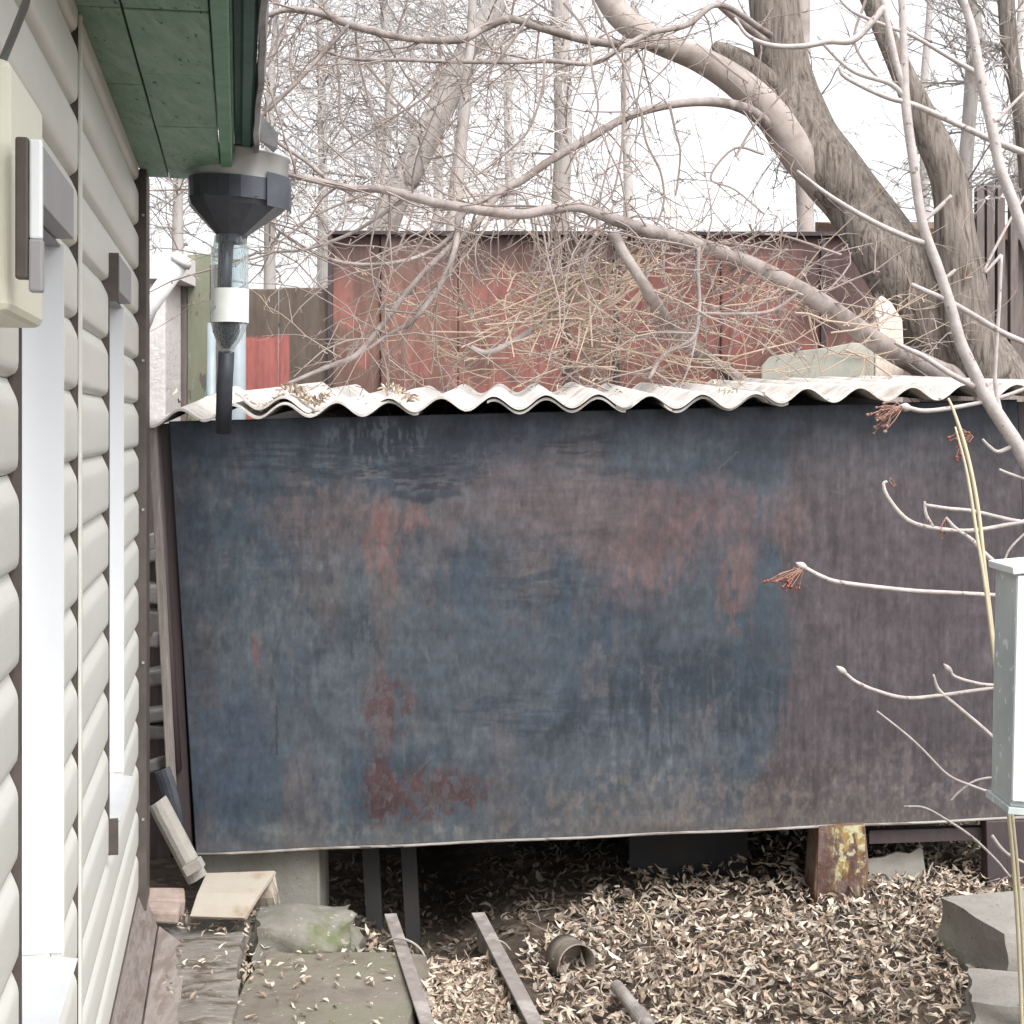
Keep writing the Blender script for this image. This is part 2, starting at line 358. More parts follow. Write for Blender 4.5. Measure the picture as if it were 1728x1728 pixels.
RE = .1160; Z0 = 1.391 - RE * 10
def board(Y0, Y1, name):
    prof = [(0, 0), (.0025, .006), (.006, .0120), (.011, .0148), (.020, .0156), (.080, .0156), (.086, .0148), (.092, .0130), (.106, .0062), (.1145, .0015), (RE - .0005, 0)]
    m = MB(); vs = []; npr = len(prof); L_ = Y1 - Y0
    ts = [(0, .55), (.004, .78), (.010, .94), (.018, 1)] + [(L_ * j / 6, 1) for j in range(1, 6)] + [(L_ - .018, 1), (L_ - .010, .94), (L_ - .004, .78), (L_, .55)]
    for t, sc_ in ts:
        for z, n in prof: vs.append(W(Y0 + t, n * sc_, z))
        vs.append(W(Y0 + t, -.003, RE - .0005)); vs.append(W(Y0 + t, -.003, 0))
    k = npr + 2; fs = []; st = len(ts) - 1
    for i in range(st):
        for j in range(k): a = i * k + j; b = i * k + (j + 1) % k; fs.append((a, a + k, b + k, b))
    fs.append(tuple(range(k))); fs.append(tuple(st * k + j for j in range(k - 1, -1, -1)))
    m.add(vs, fs); me = m.mesh(name)
    me.polygons.foreach_set('use_smooth', [len(p.vertices) == 4 for p in me.polygons]); me.materials.append(MT['siding']); return me
YJ = wallY(133)
A1, A2, B1, B2 = WINS[0][0] - .007, WINS[0][1] + .002, WINS[1][0] - .007, WINS[1][1] + .002
full = [board(YJ + .012, 3.868, 'siding_board'), board(-1.6, YJ - .004, 'siding_board')]
cut = [board(B2, 3.868, 'siding_board'), board(YJ + .012, B1, 'siding_board'), board(A2, YJ - .004, 'siding_board'), board(-1.6, A1, 'siding_board')]
rb = random.Random(3)
for k in range(17):
    z = Z0 + k * RE
    for me in (cut if (z + RE > WZ0 + .02 and z < WZ1 + .0) else full):
        o = obj('siding_board', me, None, house); o.location.z = z; o.location.x = rb.uniform(-.0007, .0007)
mb = MB(); wbox(mb, 3.87, 4.012, -.0, .0345, .18, 2.12); o = obj('corner_trim', mb, MT['browntrim'], house, bevel=.002)
for z in (.42, .83, 1.23, 1.62, 2.0): mb = MB(); mb.box(W(3.868, .026, z), (.006, .004, .006)); obj('screw', mb, MT['lighttin'], o)
mb = MB(); wbox(mb, YJ - .004, YJ + .012, 0, .0145, .24, 2.12); o = obj('joint_shade_trim', mb, MT['browntrim'], house)  # dark strip stands in for the shadow beneath the joint cap
mb = MB(); wbox(mb, YJ - .006, YJ + .012, .0147, .0200, .24, 2.12); obj('joint_cap', mb, MT['siding'], o, bevel=.001)
mb = MB(); wbox(mb, -1.6, 4.0, -.002, .014, .215, .2305); obj('starter_strip', mb, MT['browntrim'], house)
def window(Yn, Yf):
    D = -.050
    w_ = MB(); fr = .05
    wbox(w_, Yn + .004, Yf - .004, D - .014, D, WZ1 - fr, WZ1 - .004); wbox(w_, Yn + .004, Yf - .004, D - .014, D, WZ0 + .004, WZ0 + fr)
    wbox(w_, Yn + .004, Yn + fr, D - .014, D, WZ0 + fr, WZ1 - fr); wbox(w_, Yf - fr, Yf - .004, D - .014, D, WZ0 + fr, WZ1 - fr)
    w_ = obj('window', w_, MT['pvc'], house, bevel=.002)
    def q(name, Y0, Y1, n0, n1, z0, z1, mt, bev=0): m = MB(); wbox(m, Y0, Y1, n0, n1, z0, z1); return obj(name, m, MT[mt], w_, bevel=bev)
    q('pane', Yn + fr - .005, Yf - fr + .005, -.090, -.083, WZ0 + fr, WZ1 - fr, 'glass')
    q('reveal', Yf - .003, Yf + .0015, D, .0162, WZ0 + .012, WZ1 - .003, 'pvc'); q('reveal', Yn - .0005, Yn + .003, D, .0155, WZ0 + .012, WZ1 - .003, 'pvc')
    q('reveal', Yn + .003, Yf - .003, D, .012, WZ1 - .006, WZ1 - .003, 'greytrim')
    q('edge_trim', Yn - .006, Yn - .0006, 0, .0162, WZ0 - .06, WZ1 + .06, 'browntrim')
    q('head_flashing', Yn - .004, Yf - .06, .0005, .0366, WZ1 - .002, 1.793, 'greytrim', .0015)
    q('flashing_end', Yn - .0125, Yn - .0045, .0005, .0345, WZ1 - .022, 1.797, 'browntrim')
    m = MB(); a0, a1 = Yn + .003, Yf + .008
    m.hexa([W(a0, D, WZ0 + .0), W(a0, .032, WZ0 - .012), W(a1, .032, WZ0 - .012), W(a1, D, WZ0 + .0), W(a0, D, WZ0 + .012), W(a0, .036, WZ0 - .002), W(a1, .036, WZ0 - .002), W(a1, D, WZ0 + .012)])
    obj('sill', m, MT['sill'], w_, bevel=.001)
    q('sill_end', Yn - .013, Yn - .0045, .0005, .0335, WZ0 - .068, WZ0 + .004, 'browntrim')
window(*WINS[1]); window(*WINS[0])
# soffit and eave
ZS = 2.119
def sof(name, Y0, Y1, n0, n1, z0, z1, mat, bev=.002):
    m = MB(); wbox(m, Y0, Y1, n0 + .0156, n1 + .0156, z0, z1); return obj(name, m, mat, house, bevel=bev)
for a, b in ((-2.0, .4), (.404, 1.4), (1.404, 2.365), (2.372, 2.905), (2.909, 4.0)): sof('soffit_board', a, b, .0, .0695, ZS + rb.uniform(0, .003), ZS + .02, MT['green'])
for a, b in ((-2.0, .9), (.905, 2.36), (2.368, 2.80), (2.806, 3.3), (3.303, 4.0)): sof('soffit_board', a, b, .0735, .2085, ZS + rb.uniform(0, .002), ZS + .02, MT['green'])
sof('soffit_rim', -2.0, 4.004, .2115, .240, ZS - .006, ZS + .03, MT['greenrim'], .003)
sof('fascia_board', -2.0, 4.0, .225, .2445, ZS + .031, ZS + .15, MT['greenrim'])
sof('roof_underside', -2.0, 3.93, .246, .292, ZS + .06, ZS + .075, MT['darkgreen'])
sof('roof_batten', -2.0, 3.93, .262, .287, ZS + .045, ZS + .059, MT['darkgreen'], .004)
m = MB()   # wavy tin edge of the roof
for i in range(90):
    Y0 = -2 + i * .0655; Y1 = Y0 + .0655
    f = lambda y: .002 * math.sin(y * 7) + .0012 * math.sin(y * 19 + 1) + .0
    m.hexa([W(Y0, .309 + f(Y0), ZS + .03 + f(Y0)), W(Y0, .321 + f(Y0), ZS + .035), W(Y1, .321 + f(Y1), ZS + .035), W(Y1, .309 + f(Y1), ZS + .03 + f(Y1)),
            W(Y0, .309 + f(Y0), ZS + .10), W(Y0, .326 + f(Y0), ZS + .10), W(Y1, .326 + f(Y1), ZS + .10), W(Y1, .309 + f(Y1), ZS + .10)])
obj('drip_edge', m, MT['tin'], house)
m = MB(); m.hexa([W(-3, -3, 3.4), W(-3, .30, ZS + .11), W(3.98, .30, ZS + .11), W(3.98, -3, 3.4), W(-3, -3, 3.46), W(-3, .30, ZS + .16), W(3.98, .30, ZS + .16), W(3.98, -3, 3.46)])
obj('roof', m, MT['tin'], house)
m = MB(); m.hexa([W(3.98, -3, 2.6), W(3.98, 0, 2.14), W(3.99, 0, 2.14), W(3.99, -3, 2.6), W(3.98, -3, 3.38), W(3.98, .0, 2.235), W(3.99, .0, 2.235), W(3.99, -3, 3.38)]); obj('gable', m, MT['siding'], house)
# spout flap at the gutter end
m = MB()
a = [P(425, 198, 3.86), P(441, 193, 3.84), P(470, 226, 3.80), P(468, 250, 3.80), P(462, 257, 3.81), P(441, 238, 3.83), P(424, 250, 3.85)]
k = len(a); m.add(a + [q + Vector((-.004, .012, .002)) for q in a], [tuple(range(k)), tuple(range(2 * k - 1, k - 1, -1))] + [(i, i + k, (i + 1) % k + k, (i + 1) % k) for i in range(k)])
obj('gutter_spout', m, MT['tin'], house)

# ------------------------------------------------------------------ rain head with bottle
rh = thing('rain_funnel', 'black tin rain funnel hanging under the eave corner with a cut bottle below', 'funnel', P(388, 700, 3.9))
def ring_prof(rows, n=28, tilt=0):
    """rows of (px, py, half width px) at depth Yf -> surface of revolution"""
    m = MB(); vs = []
    for cx, cy, hw, Yf in rows:
        c = P(cx, cy, Yf); r = hw / F * Yf
        for k in range(n):
            an = 2 * math.pi * k / n
            vs.append(c + Vector((math.cos(an) * r, math.sin(an) * r, math.cos(an) * r * tilt)))
    fs = []
    for i in range(len(rows) - 1):
        for k in range(n): k2 = (k + 1) % n; fs.append((i * n + k, (i + 1) * n + k, (i + 1) * n + k2, i * n + k2))
    m.add(vs, fs); return m
YF = 3.93
fo = obj('funnel_collar', ring_prof([(404, 322, 80, YF), (404, 264, 83, YF), (404, 263, 86, YF), (404, 258, 86, YF), (404, 264, 80, YF), (404, 320, 77, YF)], tilt=-.10), MT['lighttin'], rh, smooth=True)
obj('collar_band', ring_prof([(403, 343, 83.5, YF), (403, 307, 84.5, YF), (403, 307, 82, YF)], tilt=-.06), MT['blacktin'], rh, smooth=False)
m = MB(); a_ = R(-62)
for k in range(5):
    an0 = R(-48 + k * 14); an1 = an0 + R(14); r = 86 / F * YF; c = P(403, 310, YF)
    q = lambda an, dz, rr: c + Vector((math.cos(an) * rr, math.sin(an) * rr, dz - math.cos(an) * r * .08))
    m.hexa([q(an0, -.065, r), q(an0, -.065, r + .003), q(an1, -.065, r + .003), q(an1, -.065, r), q(an0, .022, r), q(an0, .022, r + .003), q(an1, .022, r + .003), q(an1, .022, r)])
obj('band_clip', m, MT['blacktin'], rh)
cone = ring_prof([(402, 340, 85, YF), (400, 352, 80, YF), (391, 397, 27, YF), (390, 410, 26, YF)], n=12, tilt=-.05)
obj('funnel_cone', cone, MT['blacktin'], rh, smooth=False)
rows = [(389, 398, 27), (389, 412, 28), (388, 420, 31), (388, 470, 31), (387, 520, 31.5), (387, 545, 31), (386, 558, 27), (385, 575, 20), (384, 588, 12), (383, 594, 9), (382, 603, 9)]
obj('bottle', ring_prof([(x, y, h, 3.93) for x, y, h in rows], n=32), MT['bottle'], rh, smooth=True)
obj('bottle_label', ring_prof([(387.5, 545, 31.8, 3.93), (388, 488, 32.0, 3.93)], n=32), MT['label'], rh, smooth=True)
m = MB(); m.tube([P(382, 398, 3.93), P(379, 470, 3.93), P(378, 530, 3.94)], [.021, .019, .018], n=14); obj('inner_pipe', m, MT['blacktin'], rh, smooth=True)
ip = ring_prof([(383, 535, 10, 3.93), (382, 545, 22, 3.93), (382, 560, 23, 3.93), (382, 574, 16, 3.93), (381, 588, 7, 3.93)], n=20); obj('pipe_cap', ip, MT['pipe'], rh, smooth=True)
m = MB(); m.tube([P(382, 594, 3.93), P(379, 650, 3.95), P(377, 730, 3.98)], [.0215, .0215, .0215], n=20); obj('down_pipe', m, MT['pipe'], rh, smooth=True)

# ------------------------------------------------------------------ meter box and cable on the wall
mbx = thing('meter_box', 'cream plastic box with dark cover strip fixed beside the near window', 'electric box', W(1.52, 0, 1.75))
def bxp(name, Y0, Y1, n0, n1, z0, z1, mat, bev=.004): m = MB(); wbox(m, Y0, Y1, n0, n1, z0, z1); return obj(name, m, mat, mbx, bevel=bev)
def pz(py, Y): return EYE - (py - HY) / F * Y
def wn_of(px, Y): return ((px - 864) / F * Y + KW * Y + CW) / nrm * 1.0
Yb = 1.50
bxp('box_body', Yb - .22, Yb, -.002 + .0165, wn_of(70, Yb), pz(553, Yb), pz(182, Yb), MT['cream'], .008)
bxp('box_base', Yb - .0, Yb + .03, .0165, wn_of(58, Yb), pz(540, Yb), pz(200, Yb), MT['siding'], .004)
bxp('cover_strip', Yb - .235, Yb - .2205, wn_of(22, Yb - .23), wn_of(44, Yb - .23), pz(468, Yb - .23), pz(226, Yb - .23), MT['browntrim'], .002)
bxp('clear_window', Yb - .232, Yb - .2205, wn_of(44.5, Yb - .23), wn_of(66, Yb - .23), pz(399, Yb - .23), pz(228, Yb - .23), MT['signwhite'], .002)
bxp('cover_panel', Yb - .235, Yb - .2205, wn_of(44.5, Yb - .23), wn_of(68, Yb - .23), pz(490, Yb - .23), pz(400, Yb - .23), MT['greytrim'], .002)
m = MB(); m.tube([W(1.1, .03, 2.1), P(60, -60, 1.42), P(42, 10, 1.45), P(22, 60, 1.48), P(2, 108, 1.5), P(-30, 190, 1.48), P(-60, 280, 1.45)], .0042, n=10)
tag(recenter(obj('cable', m, MT['cable'], smooth=True), P(2, 108, 1.5)), 'grey cable looping down across the top left corner of the siding', 'cable')

# ------------------------------------------------------------------ blue shed
TL = R(2.56)
def fY(px): return 4.29 + (px - 290) * .00004
shed = thing('metal_shed', 'low dark blue and brown sheet metal shed under a corrugated slate roof', 'shed', P(1000, 1560, 4.5))
K = .86
def blob(C, X, Y, cx, cy, rx, ry, col, s=1.0, na=.5, ns=.02, ang=0, soft=.5, sx=1, sy=1):
    dx = X - cx + (fbm(X * .03, Y * .03 + 1) - .5) * 26; dy = Y - cy + (fbm(X * .03 + 7, Y * .03) - .5) * 26
    if ang: c_, s_ = math.cos(ang), math.sin(ang); dx, dy = dx * c_ + dy * s_, -dx * s_ + dy * c_
    d = np.sqrt((dx / rx) ** 2 + (dy / ry) ** 2) + (fbm(X * ns * sx + cx, Y * ns * sy + cy) - .5) * 2 * na
    m = (1 - sst(1 - soft, 1 + soft * .6, d)) * s
    return C * (1 - m[..., None]) + np.array(lin(col)) * m[..., None]
def paint_shed(X, Y):
    n1 = fbm(X * .006, Y * .006); n2 = fbm(X * .02 + 5, Y * .006 + 3); n3 = fbm(X * .012, Y * .035 + 7)
    base = np.array(lin((76, 86, 95))); dark = np.array(lin((54, 71, 87))); br = np.array(lin((88, 81, 84)))
    a = sst(.35, .62, n1)[..., None]; C = base * (1 - a) + dark * a
    b = (sst(.48, .70, n2) * .75)[..., None]; C = C * (1 - b) + br * b
    c = (sst(.55, .72, n3) * .4)[..., None]; C = C * (1 - c) + np.array(lin((66, 70, 80))) * c
    n5 = fbm(X * .05 + 11, Y * .018 + 2); m = (sst(.55, .68, n5) * .35)[..., None]; C = C * (1 - m) + np.array(lin((98, 98, 102))) * m
    n6 = fbm(X * .04 + 31, Y * .03 + 12); m = (sst(.56, .66, n6) * .45)[..., None]; C = C * (1 - m) + np.array(lin((48, 60, 74))) * m
    # upper blue-black band and left column
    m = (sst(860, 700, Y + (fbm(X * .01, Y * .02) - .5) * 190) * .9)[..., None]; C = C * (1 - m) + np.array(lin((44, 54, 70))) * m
    m = (sst(370, 300, X + (fbm(X * .02, Y * .008) - .5) * 80) * .6)[..., None]; C = C * (1 - m) + np.array(lin((50, 60, 74))) * m
    C = blob(C, X, Y, 720, 745, 130, 35, (38, 46, 60), .7, .7, .015, sy=3)
    C = blob(C, X, Y, 560, 880, 130, 55, (84, 76, 80), .75, .5)
    C = blob(C, X, Y, 900, 850, 190, 95, (86, 77, 82), .75, .6)
    C = blob(C, X, Y, 1130, 880, 190, 80, (92, 76, 80), .75, .6)
    C = blob(C, X, Y, 870, 990, 60, 90, (88, 80, 82), .6, .5)
    C = blob(C, X, Y, 1090, 980, 60, 80, (98, 76, 78), .6, .6)
    C = blob(C, X, Y, 1180, 1060, 130, 120, (64, 74, 86), .8, .5)
    C = blob(C, X, Y, 800, 1110, 160, 130, (66, 78, 91), .7, .6)
    C = blob(C, X, Y, 1010, 1290, 210, 120, (70, 80, 92), .7, .5)
    C = blob(C, X, Y, 520, 1180, 140, 150, (70, 81, 93), .6, .6)
    # rust column near x 640
    for cy, ry, rx, s in ((890, 60, 26, .6), (1000, 90, 20, .35), (1180, 90, 22, .4), (1330, 60, 20, .5)):
        C = blob(C, X, Y, 642, cy, rx, ry, (104, 86, 84), s, .9, .05, sy=.5)
    C = blob(C, X, Y, 645, 880, 14, 40, (118, 78, 76), .7, .6, .05)
    C = blob(C, X, Y, 700, 872, 22, 25, (110, 82, 80), .6, .5, .05)
    C = blob(C, X, Y, 655, 1215, 16, 60, (92, 64, 66), .6, .8, .06)
    C = blob(C, X, Y, 730, 1340, 90, 30, (88, 68, 68), .6, 1.1, .06)
    C = blob(C, X, Y, 635, 1330, 16, 45, (80, 58, 60), .7, .6, .06)
    C = blob(C, X, Y, 1253, 1022, 22, 11, (118, 82, 76), .6, .5, .06); C = blob(C, X, Y, 1255, 970, 22, 45, (104, 80, 80), .6, .6, .05)
    C = blob(C, X, Y, 434, 1095, 8, 24, (112, 68, 70), .7, .4, .07)
    C = blob(C, X, Y, 400, 1250, 70, 110, (56, 72, 92), .6, .7, .02, sx=2, sy=.4)
    # black brush strokes
    for cx, cy, rx, ry, an, s in ((715, 838, 68, 9, 0, .8), (640, 795, 180, 8, -.02, .6), (760, 800, 60, 18, 0, .5), (905, 970, 55, 9, -.35, .6), (920, 1018, 60, 7, -.2, .5), (985, 738, 60, 6, -.15, .5), (1190, 1140, 48, 40, 0, .55), (1290, 1150, 60, 14, -.5, .5), (840, 1185, 50, 8, 0, .5),
                                 (1090, 1080, 18, 32, .2, .5), (940, 1240, 60, 16, -.6, .4), (560, 1085, 75, 10, -.7, .3), (800, 940, 70, 9, .1, .3), (960, 905, 90, 7, -.1, .3), (1020, 790, 80, 7, .1, .35), (480, 830, 110, 10, .1, .45), (380, 1080, 10, 20, .1, .5), (1215, 780, 60, 30, 0, .35)):
        C = blob(C, X, Y, cx, cy, rx, ry, (38, 49, 62), s, .7, .04, ang=an)
    # brown right hand part
    e = 1330 + (fbm(Y * .012, X * .004) - .5) * 50 - 60 * sst(1250, 1400, Y) - 25 * sst(860, 950, Y)
    rgt = np.array(lin((79, 70, 75))) * (1 + (fbm(X * .09, Y * .012) - .5)[..., None] * .55)
    m = (sst(e - 8, e + 14, X) * sst(700, 850, Y + n1 * 50))[..., None] * .92; C = C * (1 - m) + rgt * m
    C = blob(C, X, Y, 1330, 880, 28, 50, (98, 78, 80), .6, .6, .04)
    C = blob(C, X, Y, 1550, 980, 150, 110, (84, 70, 76), .6, .6)
    # crisp flakes, scuffs and scrapes
    hf = fbm(X * .10, Y * .07 + 5, 5); hv = fbm(X * .16 + 4, Y * .045, 5); hh = fbm(X * .022 + 9, Y * .17, 5)
    def flake(C, cx, cy, rx, ry, col, s, src, a, b):
        d = np.sqrt(((X - cx) / rx) ** 2 + ((Y - cy) / ry) ** 2) + (fbm(X * .02 + cx, Y * .02) - .5) * .7
        m = ((1 - sst(.55, 1.15, d)) * sst(a, b, src) * s)[..., None]; return C * (1 - m) + np.array(lin(col)) * m
    for cx, cy, rx, ry, col, s, src, a, b in (
        (655, 1200, 60, 70, (78, 52, 56), .75, hf, .52, .56), (720, 1340, 115, 55, (74, 50, 52), .85, hf, .50, .54), (640, 1335, 34, 70, (70, 46, 50), .9, hf, .47, .51),
        (645, 930, 40, 100, (112, 74, 70), .6, hv, .52, .57), (600, 1060, 60, 60, (52, 60, 72), .7, hv, .55, .58), (700, 872, 34, 30, (118, 78, 74), .6, hf, .46, .54),
        (700, 790, 130, 36, (112, 112, 118), .5, hh, .54, .58), (740, 800, 130, 40, (30, 38, 52), .85, hh, .50, .54), (520, 770, 220, 40, (34, 44, 58), .6, hh, .48, .54), (790, 745, 120, 40, (34, 42, 56), .7, hf, .50, .56),
        (980, 750, 90, 26, (36, 44, 56), .6, hh, .52, .56), (900, 980, 120, 60, (52, 62, 76), .6, hh, .52, .57), (1100, 940, 90, 70, (108, 74, 72), .5, hv, .50, .57), (1180, 860, 140, 50, (106, 72, 74), .45, hf, .5, .58),
        (1240, 1000, 40, 90, (110, 76, 70), .55, hv, .5, .56), (1160, 1140, 170, 60, (40, 54, 68), .7, hf, .5, .56), (1280, 1100, 60, 120, (50, 66, 80), .75, hf, .46, .52), (960, 1200, 220, 60, (50, 64, 80), .6, hh, .5, .56),
        (820, 1050, 170, 130, (56, 70, 84), .6, hv, .5, .56), (380, 1250, 80, 160, (52, 70, 90), .6, hv, .5, .56), (480, 1020, 120, 160, (88, 94, 98), .4, hv, .53, .6), (430, 900, 120, 110, (56, 66, 80), .5, hh, .52, .57),
        (560, 860, 120, 60, (98, 82, 82), .5, hf, .5, .57), (930, 840, 200, 80, (98, 84, 86), .5, hh, .5, .58), (1150, 1360, 300, 70, (108, 96, 88), .5, hf, .52, .58), (1500, 1330, 200, 90, (104, 92, 88), .45, hf, .54, .6),
        (1100, 1300, 120, 110, (92, 98, 104), .35, hv, .53, .6), (1330, 900, 40, 90, (104, 78, 78), .5, hv, .48, .55), (640, 740, 90, 40, (90, 96, 106), .5, hv, .55, .6), (1000, 1410, 700, 26, (112, 108, 102), .4, hf, .5, .58)):
        C = flake(C, cx, cy, rx, ry, col, s, src, a, b)
    C = C * (1 + (hf - .5)[..., None] * .55) * (1 + (hv - .5)[..., None] * .35)
    # edge of the blue paint with runs
    C = blob(C, X, Y, 1300, 1060, 32, 130, (54, 68, 82), .75, .5, .03)
    r_ = random.Random(5)
    for k in range(26):
        x0 = r_.uniform(1030, 1330); y0 = 1165 + r_.uniform(-20, 30); ln = r_.uniform(20, 110); w_ = r_.uniform(2.5, 8)
        t = np.clip((Y - y0) / ln, 0, 1); m = (np.abs(X - x0) < w_ * (1 - t * .7)) * (Y > y0 - 30) * (Y < y0 + ln)
        m = m * .55; C = C * (1 - m[..., None]) + np.array(lin((44, 57, 70))) * m[..., None]
    # dusty bottom and splashes
    m = (sst(1290, 1430, Y + (fbm(X * .02, Y * .02) - .5) * 120) * sst(700, 1100, X) * .6)[..., None]; C = C * (1 - m) + np.array(lin((98, 90, 85))) * m
    m = (sst(1380, 1440, Y + (fbm(X * .02, Y * .02) - .5) * 60) * .5)[..., None]; C = C * (1 - m) + np.array(lin((96, 94, 94))) * m
    sp = sst(.70, .80, vnoise(X * .22, Y * .13)) * sst(1180, 1400, Y) * .35 * sst(900, 1200, X); C = C * (1 - sp[..., None]) + np.array(lin((118, 110, 102))) * sp[..., None]
    st = (fbm(X * .25, Y * .012) - .5)[..., None]; C = C * (1 + st * (.16 + .34 * sst(1280, 1380, X))[..., None])
    fi = (vnoise(X * .33, Y * .33) - .5)[..., None]; C = C * (1 + fi * .14); C = C * (1 + (fbm(X * .045, Y * .03 + 3) - .5)[..., None] * .5) * (1 + (fbm(X * .012 + 2, Y * .06 + 3) - .5)[..., None] * .35)
    for k in range(60):  # scratches
        x0 = r_.uniform(300, 1700); y0 = r_.uniform(760, 1400); an = r_.gauss(1.5, .5); ln = r_.uniform(8, 30)
        dx = X - x0; dy = Y - y0; u = dx * math.cos(an) + dy * math.sin(an); v = -dx * math.sin(an) + dy * math.cos(an)
        m = ((np.abs(u) < ln) * (np.abs(v) < 1.4)) * .16; C = C * (1 - m[..., None]) + np.array(lin((120, 116, 116))) * m[..., None]
    m = ((np.abs(X - 467) < 2.2) * (Y > 1190) * (Y < 1275)) * .6; C = C * (1 - m[..., None]) + np.array(lin((38, 42, 52))) * m[..., None]
    g_ = C.mean(-1, keepdims=True); C = g_ + (C - g_) * .70
    return np.clip(C * K, 0, 1)
# corners in photograph coordinates: tl, tr, bl, br
def face_grid(tl, tr, bl, br, nu, nv, depth, paint, wob=.0):
    U, V = np.meshgrid(np.linspace(0, 1, nu), np.linspace(0, 1, nv))
    X = (tl[0] * (1 - U) + tr[0] * U) * (1 - V) + (bl[0] * (1 - U) + br[0] * U) * V
    Y = (tl[1] * (1 - U) + tr[1] * U) * (1 - V) + (bl[1] * (1 - U) + br[1] * U) * V
    C = paint(X, Y)
    D = depth(X) + wob * (fbm(X * .005 + 3, Y * .005) - .5)
    vx = (X - 864) / F * D; vz = EYE - (Y - HY) / F * D
    v = np.stack([vx, D, vz], -1).reshape(-1, 3); fs = []
    idx = np.arange(nu * nv).reshape(nv, nu)
    q = np.stack([idx[1:, :-1], idx[1:, 1:], idx[:-1, 1:], idx[:-1, :-1]], -1).reshape(-1, 4)
    return v, q, C.reshape(-1, 3)
def mesh_np(name, v, q, C, mat, thick=None):
    me = bpy.data.meshes.new(name); me.from_pydata(v.tolist(), [], q.tolist())
    at = me.color_attributes.new('Col', 'FLOAT_COLOR', 'POINT'); at.data.foreach_set('color', np.concatenate([C, np.ones((len(C), 1))], 1).astype(np.float32).ravel())
    me.polygons.foreach_set('use_smooth', [True] * len(me.polygons)); me.materials.append(mat); me.update(); return me
v, q, C = face_grid((285, 711), (1716, 675), (331, 1441), (1752, 1378), 760, 390, fY, paint_shed, wob=.012)
o = obj('front_panel', mesh_np('front_panel', v, q, C, MT['shedface']), None, shed)
s_ = o.modifiers.new('thick', 'SOLIDIFY'); s_.thickness = .003; s_.offset = -1
# folded lip along the bottom edge
m = MB(); m.tube([P(331 + (1752 - 331) * i / 24, 1442 - 63 * i / 24 + .8 * math.sin(i * 1.3), fY(331 + 59 * i) - .006) for i in range(25)], .0042, n=8); obj('bottom_lip', m, MT['wood'], shed, smooth=True)
def quadbox(mb, a, b, c, d, back):  # four corners (front, ccw) + back vector
    back = Vector(back); mb.hexa([a, b, b + back, a + back, d, c, c + back, d + back])
# left return, brown
m = MB(); quadbox(m, P(303, 1440, 4.31), P(325, 1440, 4.31), P(287, 714, 4.31), P(263, 716, 4.31), (-.02, 1.75, 0)); obj('side_panel', m, MT['shedbrown'], shed)
m = MB(); m.tube([P(264, 716, 4.30), P(283, 1040, 4.30), P(300, 1300, 4.30)], .012, n=8); obj('rolled_edge', m, MT['shedbrown'], shed, smooth=True)
m = MB(); quadbox(m, P(1752, 1378, 4.36), P(1765, 1378, 4.36), P(1730, 678, 4.36), P(1717, 678, 4.36), (.02, 1.75, 0)); obj('side_panel', m, MT['shedbrown'], shed)
m = MB(); quadbox(m, P(429, 1330, 6.06), P(1492, 1300, 6.06), P(1492, 660, 6.06), P(429, 674, 6.06), (0, .01, 0)); obj('back_panel', m, MT['shedinner'], shed)
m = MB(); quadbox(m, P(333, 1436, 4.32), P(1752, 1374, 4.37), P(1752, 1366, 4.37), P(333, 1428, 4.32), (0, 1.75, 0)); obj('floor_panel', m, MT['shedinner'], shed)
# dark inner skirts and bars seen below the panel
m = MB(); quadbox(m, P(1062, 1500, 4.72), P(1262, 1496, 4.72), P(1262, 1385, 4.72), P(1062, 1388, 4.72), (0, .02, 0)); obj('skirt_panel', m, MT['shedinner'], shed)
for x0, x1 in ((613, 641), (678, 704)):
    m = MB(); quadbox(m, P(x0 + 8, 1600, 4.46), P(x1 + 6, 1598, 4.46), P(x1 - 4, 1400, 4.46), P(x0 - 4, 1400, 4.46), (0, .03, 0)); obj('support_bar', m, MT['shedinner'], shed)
m = MB(); quadbox(m, P(352, 1580, 4.36), P(541, 1578, 4.36), P(538, 1433, 4.36), P(340, 1440, 4.36), (0, .22, 0)); obj('concrete_pier', m, MT['concrete'], shed, bevel=.006)
m = MB(); n_ = 7
pr = [(1377, 1556), (1374, 1500), (1378, 1440), (1382, 1396), (1460, 1391), (1466, 1450), (1463, 1552)]
vs = [P(a, b, 4.31) for a, b in pr]; vs2 = [x + Vector((0, .15, 0)) for x in vs]; m.add(vs + vs2, [tuple(range(n_ - 1, -1, -1)), tuple(range(n_, 2 * n_))] + [(i, (i + 1) % n_, (i + 1) % n_ + n_, i + n_) for i in range(n_)])
MT['piercol'] = M('painted pier', (.85, .85, .85), (1.15, 1.15, 1.15), rough=.9, scale=40, bump=1.2, bscale=50, attr=True)
